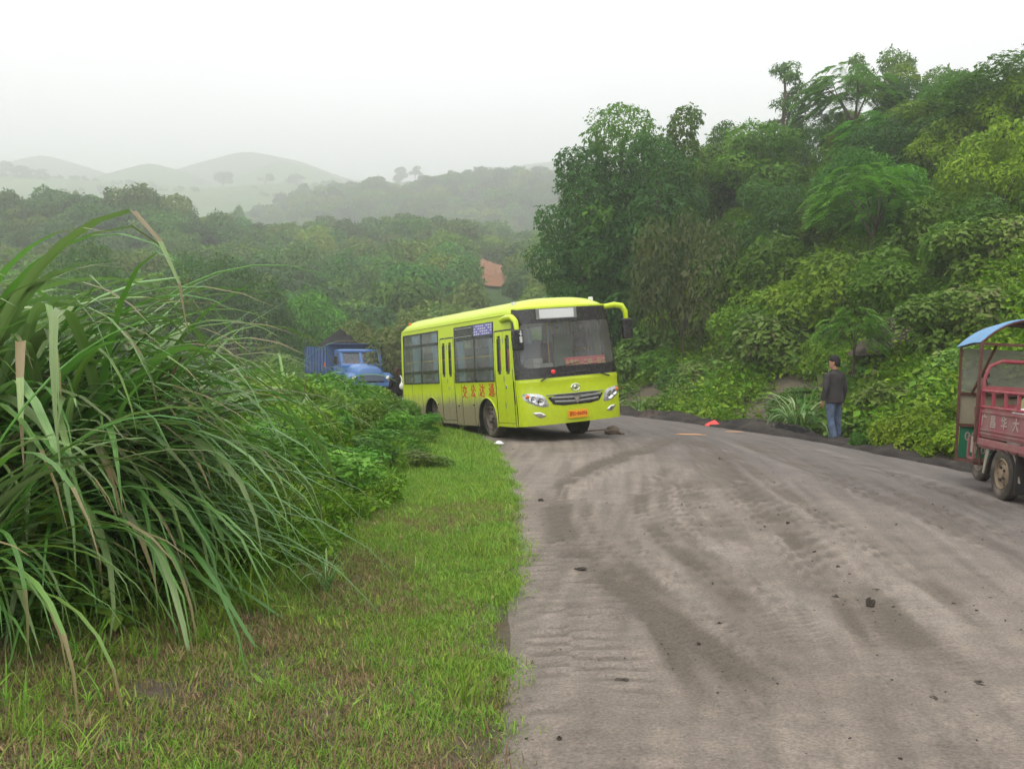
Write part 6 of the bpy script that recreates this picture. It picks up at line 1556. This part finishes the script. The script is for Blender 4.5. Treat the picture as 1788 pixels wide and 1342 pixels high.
def person(loc, rz, label, top=K_jack, legs=K_jean, hair=K_hair, h=1.70, long_hair=False, head_turn=0.5, stride=0.10, strap=None):
    """standing figure, faces local -y before turning"""
    e = tag(empty('person', loc, (0, 0, rz)), label, 'person'); s = h / 1.70; e.scale = (s, s, s)
    body = MB()
    HZ = 1.575; ct, st = math.cos(head_turn), math.sin(head_turn)
    def hd(x_, y_, z_): return (x_ * ct - y_ * st, x_ * st + y_ * ct + 0.0, z_)
    # head: skull, face, jaw
    rings = []
    for z_, rx, ry, oy in ((1.455, .040, .050, -.020), (1.470, .052, .066, -.026), (1.500, .062, .082, -.016), (1.535, .069, .092, -.006), (1.575, .074, .098, .0), (1.615, .074, .097, .004), (1.650, .066, .086, .006), (1.680, .046, .060, .006), (1.694, .018, .026, .006)):
        rings.append([hd(rx * math.cos(a), oy + ry * math.sin(a), z_) for a in np.linspace(0, 2 * math.pi, 17)[:-1]])
    body.loft(rings)
    body.add([hd(*p) for p in ((-.016, -.088, 1.60), (.016, -.088, 1.60), (0, -.096, 1.605), (-.019, -.092, 1.545), (.019, -.092, 1.545), (0, -.124, 1.552), (0, -.09, 1.535))], [(0, 3, 5, 2), (2, 5, 4, 1), (3, 6, 5), (5, 6, 4), (0, 1, 4, 6, 3)])   # nose
    limb(body, [hd(-.026, -.094, 1.512), hd(0, -.100, 1.513), hd(.026, -.094, 1.512)], [.006, .010, .006], 8)      # lips
    limb(body, [hd(-.055, -.078, 1.592), hd(-.032, -.094, 1.594), hd(-.012, -.092, 1.590)], [.006, .009, .006], 8)   # brows
    limb(body, [hd(.055, -.078, 1.592), hd(.032, -.094, 1.594), hd(.012, -.092, 1.590)], [.006, .009, .006], 8)
    for sx in (-1, 1): limb(body, [hd(sx * .072, .010, 1.530), hd(sx * .085, .016, 1.560), hd(sx * .078, .012, 1.598)], [(.008, .014), (.010, .020), (.007, .014)], 8)
    limb(body, [(0, .015, 1.34), (0, .008, 1.42), hd(0, .010, 1.50)], [(.062, .060), (.054, .056), (.056, .058)])
    # trunk, arms and legs under the clothes
    limb(body, [(0, .0, .84), (0, .0, .95), (0, -.005, 1.12), (0, .0, 1.28), (0, .01, 1.37)], [(.14, .095), (.145, .10), (.125, .088), (.16, .098), (.09, .06)], 16)
    arms = []
    for sx, (ex, ey, ez), (wx, wy, wz) in ((-1, (-.255, .03, 1.08), (-.275, -.05, .835)), (1, (.262, .035, 1.08), (.272, -.03, .835))):
        sh_ = (sx * .175, .008, 1.335); arms.append((sx, sh_, (ex, ey, ez), (wx, wy, wz)))
        limb(body, [sh_, (ex, ey, ez), (wx, wy, wz)], [.046, .038, .027]); hand(body, (wx, wy, wz + .01), (sx * .05, -.10, -1), (-sx * .5, -.9, -.1), 1.0, -sx)
    legp = []
    for sx, yk, ya in ((-1, -.02, -.01 - stride * .4), (1, .015, .03 + stride * .6)):
        hp = (sx * .085, .0, .88); kn = (sx * .105, yk, .475); an = (sx * .125, ya + .03, .07); legp.append((sx, hp, kn, an)); limb(body, [hp, kn, an], [.078, .052, .038])
    fuse(body, 'body', K_skin, e, 0.0085, 3)
    # jacket: torso and sleeves in one skin, open hem below the hip
    j = MB()
    limb(j, [(0, .012, .80), (0, .010, .90), (0, .006, 1.05), (0, .004, 1.18), (0, .010, 1.29), (0, .016, 1.36), (0, .018, 1.405), (0, .018, 1.43)], [(.205, .150), (.195, .142), (.180, .128), (.192, .130), (.205, .125), (.175, .105), (.085, .078), (.066, .066)], 24)
    for sx, a, b, c in arms:
        limb(j, [(a[0] * .72, a[1] + .005, a[2] + .012), (a[0] * 1.10, a[1], a[2] - .035), ((a[0] + b[0]) / 2 + sx * .006, (a[1] + b[1]) / 2, (a[2] + b[2]) / 2), b, (c[0], c[1], c[2] + .015)], [.070, .074, .064, .057, .046], 14)
    fuse(j, 'jacket', top, e, 0.012, 5)
    cl = MB(); cl.lathe([(.070, 1.395), (.078, 1.44), (.068, 1.445), (.062, 1.40)], 'z', 20, (0, .016, 0)); cl.build('collar', top, e, smooth=True)
    t_ = MB(); limb(t_, [(0, .0, .95), (0, .002, .88), (0, .002, .82)], [(.150, .110), (.160, .118), (.150, .112)], 18)
    for sx, hp, kn, an in legp:
        limb(t_, [(hp[0] * .9, hp[1], hp[2]), ((hp[0] + kn[0]) / 2, (hp[1] + kn[1]) / 2, (hp[2] + kn[2]) / 2), kn, ((kn[0] + an[0]) / 2, (kn[1] + an[1]) / 2 + .012, (kn[2] + an[2]) / 2), (an[0], an[1], .045)], [(.094, .100), (.086, .090), (.068, .072), (.066, .072), (.064, .070)], 16)
    fuse(t_, 'trousers', legs, e, 0.012, 4)
    for sx, hp, kn, an in legp:
        f = MB(); limb(f, [(an[0], an[1] + .055, .045), (an[0], an[1], .060), (an[0] + sx * .012, an[1] - .09, .045), (an[0] + sx * .02, an[1] - .175, .030), (an[0] + sx * .02, an[1] - .20, .022)], [(.034, .036), (.045, .052), (.048, .044), (.044, .030), (.022, .020)], 14); f.build('shoe', K_shoe, e, smooth=True)
    hr = MB()
    for z_, rx, ry, oy in ((1.545, .062, .060, .048), (1.575, .079, .080, .030), (1.615, .084, .108, .008), (1.655, .078, .106, .004), (1.690, .062, .082, .004), (1.715, .036, .050, .006), (1.724, .012, .018, .006)):
        hr.loft  # rings gathered below
        hr.v  # noqa
    rings = [[hd(rx * math.cos(a), oy + ry * math.sin(a) * (1 if math.sin(a) > -.2 or z_ > 1.60 else .55), z_ + .006 * math.sin(7 * a + z_ * 60)) for a in np.linspace(0, 2 * math.pi, 25)[:-1]] for z_, rx, ry, oy in ((1.500, .050, .040, .062), (1.530, .068, .062, .044), (1.570, .083, .082, .030), (1.612, .086, .106, .010), (1.655, .080, .106, .004), (1.690, .064, .084, .004), (1.716, .038, .052, .006), (1.726, .012, .018, .006))]
    hr.loft(rings)
    if long_hair: limb(hr, [hd(0, .06, 1.62), hd(0, .085, 1.52), hd(0, .095, 1.38)], [(.085, .05), (.075, .04), (.05, .02)], 14)
    fuse(hr, 'hair', hair, e, 0.010, 2)
    if strap:
        b_ = MB(); limb(b_, [(-.13, -.02, 1.43), (-.14, .13, 1.32), (-.10, .15, 1.1)], [.026, .026, .024], 8); b_.build('shoulder_strap', strap, e, smooth=True)
        b_ = MB(); b_.ellipsoid((-.13, .16, 1.08), (.10, .06, .12), 14, 10); b_.build('bag', strap, e, smooth=True)
    return e
# the man at the roadside, his back to us, looking towards the bus
mp_ = at(1457, 773, 19.2)
person((mp_.x, 19.2, gz(mp_.x, 19.2) + 0.045), R(180 + 28), 'man in charcoal jacket and jeans standing at the roadside', head_turn=0.45)
wp_ = at(693, 700, 25.5)
person((wp_.x, 25.5, max(gz(wp_.x, 25.5), float(road_z(25.5)))), R(205), 'person with a white shoulder bag half hidden behind the bus', top=K_blk, legs=K_blk, hair=K_brn, h=1.26, long_hair=True, strap=K_white, head_turn=-0.4)
# ================================================================== small things along the road
def place(o, x, y, dz=0.0, rz=0.0, z=None):
    o.location = (x, y, (gz(x, y) if z is None else z) + dz); o.rotation_euler[2] = rz; return o
M_spoil = soil_mat('spoil', (0.045, 0.036, 0.030), (0.085, 0.066, 0.052), (0.12, 0.095, 0.075), 2.5, 0.9)
def pile(px, py, w, l, h, mat, lab, name, seed, cat, rz=0.0):
    d = CAM_H * 1738 / (py - 615); x = (px - 894) / 1738 * d
    o = heap(name, w, l, h, mat, seed, 22, 0.3).build(name, mat, smooth=False); place(o, x, d, -0.03, rz); return tag(o, lab, cat)
pile(1370, 752, 2.2, 1.3, 0.34, M_coal, 'largest black coal heap at the road edge beside the standing man', 'coal_heap', 5, 'coal heap', R(-35))
pile(1285, 742, 1.2, 1.0, 0.26, M_coal, 'low coal heap beside the red plastic bag', 'coal_heap', 6, 'coal heap', R(-35))
pile(1200, 727, 1.8, 1.1, 0.30, M_coal, 'coal heap at the foot of the bank between bus and red bag', 'coal_heap', 7, 'coal heap', R(-40))
pile(1140, 722, 1.6, 0.9, 0.22, M_spoil, 'brown dirt ridge at the road edge next to the bus', 'dirt_heap', 8, 'dirt heap', R(-45))
pile(1600, 730, 3.4, 2.2, 0.95, M_spoil, 'brown earth mound on the bank behind the standing man', 'dirt_heap', 9, 'dirt heap', R(-20))
pile(1520, 772, 1.6, 1.0, 0.20, M_spoil, 'low dark dirt heap just behind the feet of the standing man', 'dirt_heap', 10, 'dirt heap', R(-20))
pile(1640, 800, 1.8, 0.9, 0.16, M_spoil, 'flat dirt heap on the shoulder in front of the tricycle', 'dirt_heap', 11, 'dirt heap', R(-12))
# olive scrub between the man and the tricycle
def scrub(px, py, s, lab, k='ybush', sz=None):
    d = CAM_H * 1738 / (py - 615); x = (px - 894) / 1738 * d; plant(k, 'shrub', lab, 'shrub', (x, d, gz(x, d) - 0.05), s, sz=sz or s)
scrub(1600, 785, 0.55, 'olive-green scrub bush in front of the earth mound'); scrub(1640, 790, 0.50, 'olive-green scrub bush beside the cab of the tricycle')
scrub(1560, 780, 0.36, 'small scrub bush closest to the standing man'); scrub(1500, 778, 0.22, 'tiny weed bush right at the heels of the standing man', 'bush')
# red plastic bag: crumpled film
def crumple(w, l, h, seed, n=16):
    m_ = MB(); r = np.random.default_rng(seed)
    def pt(u, v):
        a = u * 2 * math.pi; q = v; k = 0.7 + 0.6 * float(vnoise(math.cos(a) * 1.5 + 3, math.sin(a) * 1.5 + 3, 1, seed))
        x_ = math.cos(a) * q * w / 2 * k; y_ = math.sin(a) * q * l / 2 * k
        return (x_, y_, max(0.004, h * (1 - q ** 1.5) * (0.5 + float(fbm(x_ * 20, y_ * 20, 1.3, seed + 2)))))
    m_.grid(pt, np.linspace(0, 1, 2 * n + 1), np.linspace(0, 1, n)); return m_
M_bag = paint('red_film', (0.80, 0.05, 0.035), 0.35, grime=0.05)
d = CAM_H * 1738 / (739 - 615); x = (1247 - 894) / 1738 * d
tag(place(crumple(0.40, 0.26, 0.13, 4).build('plastic_bag', M_bag, smooth=False), x, d, 0.01, R(-30)), 'crumpled red plastic bag lying at the foot of the bank', 'bag')
d = CAM_H * 1738 / (780 - 615); x = (871 - 894) / 1738 * d
tag(place(crumple(0.16, 0.12, 0.05, 9, 10).build('paper_scrap', B_white, smooth=False), x, d, 0, 0, float(road_z(d)) + 0.05), 'white scrap of paper on the road in front of the bus wheel', 'litter')
M_orange = paint('orange_peel', (0.62, 0.30, 0.12), 0.7, grime=0.4)
for px, py, w, lab in ((1206, 762, 0.35, 'long pale orange smear of spilt clay on the road beyond the bus front'), (1281, 756, 0.22, 'short orange clay smear on the road near the red bag')):
    d = CAM_H * 1738 / (py - 615); x = (px - 894) / 1738 * d
    tag(place(crumple(w * 1.6, w * 0.8, 0.012, int(px), 12).build('clay_smear', M_orange, smooth=True), x, d, 0, R(-20), float(road_z(d)) + 0.052), lab, 'clay smear')
# stone wedge with a pole beside the bus
M_stone = paint('brown_stone', (0.17, 0.13, 0.095), 0.9, grime=0.6, grime_col=(0.08, 0.065, 0.05), scale=9, spec=0.2)
def rock(w, l, h, seed):
    m_ = MB().ellipsoid((0, 0, h * .35), (w / 2, l / 2, h * .65), 14, 9); r = random.Random(seed)
    m_.v = [(v[0] * (1 + .35 * (float(vnoise(v[0] / w * 4, v[2] / h * 4, 1, seed)) - .5)), v[1] * (1 + .35 * (float(vnoise(v[1] / l * 4, v[2] / h * 4, 1, seed + 2)) - .5)), v[2] * (1 + .3 * (float(vnoise(v[0] / w * 4, v[1] / l * 4, 1, seed + 4)) - .5))) for v in m_.v]
    return m_
d = CAM_H * 1738 / (762 - 615); x = (1070 - 894) / 1738 * d
tag(place(rock(0.30, 0.24, 0.17, 3).build('stone', M_stone), x, d, 0, 0.4, float(road_z(d)) + 0.05), 'brown stone on the road next to the front of the bus', 'stone')
tag(place(rock(0.12, 0.10, 0.06, 8).build('stone', M_stone), x + 0.17, d - 0.05, 0, 0.4, float(road_z(d)) + 0.05), 'small pale chip beside the brown stone near the bus', 'stone')
st_ = MB().tube([(-.32, 0, .03), (0, .02, .05), (.30, 0, .075)], [.016, .015, .012], 7).build('stick', M_stem, smooth=True)
tag(place(st_, x - 0.36, d + 0.25, 0, R(-4), float(road_z(d)) + 0.055), 'thin stick lying between the bus wheel and the stone', 'stick')
# clods of black mud on the road: the larger ones by themselves
def lumpy(w, l, h, seed):
    m_ = MB().ellipsoid((0, 0, h * .3), (w / 2, l / 2, h * .6), 12, 7); r = random.Random(seed)
    m_.v = [(v[0] * (1 + q) + r.gauss(0, .05), v[1] * (1 + q) + r.gauss(0, .05), v[2] * (1 + 2 * q) + r.gauss(0, .03)) for v in m_.v for q in [1.3 * (float(vnoise(math.atan2(v[1], v[0]) * 1.3 + 9, v[2] * 5 + 5, 1, seed)) - .5)]]
    return m_
M_clod = paint('black_mud', (0.050, 0.041, 0.033), 0.85, grime=0.6, grime_col=(0.10, 0.082, 0.064), scale=20, spec=0.3)
CL = [lumpy(1, 0.75, 0.5, 20 + i).mesh('mud_clod') for i in range(5)]
for c_ in CL: c_.materials.append(M_clod)
def road_top(x, y):
    k = np.argmin((RX - x) ** 2 + (RY - y) ** 2); return float(RZ.ravel()[k])
big = [(1467,1008,.055,'single black mud clod on the road, the upper of a close pair'),(1463,1060,.06,'single black mud clod in the middle of the muddy road'),(1525,1077,.075,'upright twisted mud clod, the tallest on the road'),
       (1090,1207,.11,'flat torn mud patch in the lug prints near the bottom edge'),(1015,1003,.12,'flat mud patch beside the dark tyre track'),(945,879,.09,'mud clod near the grass edge below the bus'),
       (977,1309,.05,'mud clod closest to the bottom edge of the picture'),(1378,928,.06,'mud clod in the row along the straight tyre track'),(1258,808,.08,'dark clod far up the road below the stone'),(1183,772,.09,'black scatter of mud far up the road near the stone'),
       (1425,980,.05,'small clod next to the upper clod of the close pair'),(1720,1220,.10,'broad black mud flake at the lower road, towards the picture edge'),(1640,1245,.08,'cracked mud flake left of the broad black one'),(1535,1048,.08,'flat brown clod above the upright twisted one')]
for i, (px, py, w, lab) in enumerate(big):
    x, y = at_ground(px, py); o = link(bpy.data.objects.new('mud_clod', CL[i % 5])); o.location = (x, y, road_top(x, y) - 0.004); w = w * 0.62; o.scale = (w, w, w * (0.25 if 'flat' in lab or 'flake' in lab or 'scatter' in lab else (1.5 if 'upright' in lab else 0.8))); o.rotation_euler = (0, 0, random.uniform(0, 6))
    tag(o, lab, 'mud clod', 'mud clods on the road')
# crumbs nobody would count
CR = [source('crumb', c_) for c_ in CL]
r = np.random.default_rng(88); n = 2800; k = r.integers(0, RX.size, n * 3)
xx = RX.ravel()[k] + r.normal(0, .05, len(k)); yy = RY.ravel()[k] + r.normal(0, .05, len(k)); zz = RZ.ravel()[k]; tv = trk.ravel()[k]; cc = np.broadcast_to(cu, RX.shape).ravel()[k]
dens = 0.10 + 0.5 * np.clip(tv, 0, 1) + 0.35 * sstep(.30, .45, cc) * (1 - sstep(.6, .8, cc)) + 0.3 * (cc < 0.09)
kp = (yy > 3) & (yy < 24) & (cc > 0.01) & (cc < .97) & (r.random(len(k)) < dens * sstep(0.35, 0.62, fbm(xx, yy, 0.7, 97)) * 1.6)
xx, yy, zz = xx[kp][:n], yy[kp][:n], zz[kp][:n]; m = len(xx); sz = np.exp(r.normal(-5.1, .45, m)) * (1 + .03 * yy)
tag(scatter('mud_crumbs', np.c_[xx, yy, zz - .002], np.c_[sz, sz, sz * .7], np.c_[np.zeros(m), np.zeros(m), r.uniform(0, 6.28, m)], r.integers(0, 5, m), CR), 'black crumbs of mud and coal strewn over the road', 'mud', kind='stuff')
# small house far up the slope
M_wallf = paint('pale_wall', (0.62, 0.56, 0.50), 0.9, grime=0.2); M_tile = paint('dark_tile', (0.16, 0.13, 0.12), 0.9, grime=0.2)
hx = at(628, 338, 515) 
hs_ = tag(empty('house', (hx.x, 523, hx.z - 2.6), (0, 0, R(-12))), 'small pale farmhouse among the hazy trees of the second ridge', 'house')
MB().box(-6, 6, -3, 3, -3, 3.0).build('wall', M_wallf, hs_)
MB().add([(-6.6, -3.6, 2.9), (6.6, -3.6, 2.9), (6.6, 3.6, 2.9), (-6.6, 3.6, 2.9), (-6.6, 0, 5.0), (6.6, 0, 5.0)], [(0, 1, 5, 4), (2, 3, 4, 5), (0, 4, 3), (1, 2, 5), (0, 3, 2, 1)]).build('roof', M_tile, hs_)
for x_ in (-4, -1.3, 3.6): MB().box(x_ - .6, x_ + .6, -3.05, -2.98, .9, 2.2).build('window', B_dark, hs_)
MB().box(.7, 1.7, -3.05, -2.98, -.6, 1.9).build('door', B_dark, hs_)
# ================================================================== misty air
hz = MB(); hz.box(-1450, 1450, -240, 1680, -10, 250)
haze = tag(hz.build('haze', (lambda m: m)(bpy.data.materials.new('haze')), None), kind='stuff')
hm = haze.data.materials[0]; hm.use_nodes = True; hn = hm.node_tree; hn.nodes.clear()
ho = hn.nodes.new('ShaderNodeOutputMaterial'); pv = hn.nodes.new('ShaderNodeVolumePrincipled')
pv.inputs['Density'].default_value = HAZE_DENSITY; pv.inputs['Color'].default_value = (1.0, 1.0, 1.0, 1); pv.inputs['Anisotropy'].default_value = 0.55
hn.links.new(pv.outputs[0], ho.inputs['Volume'])
try: hm.cycles.homogeneous_volume = True
except Exception: pass
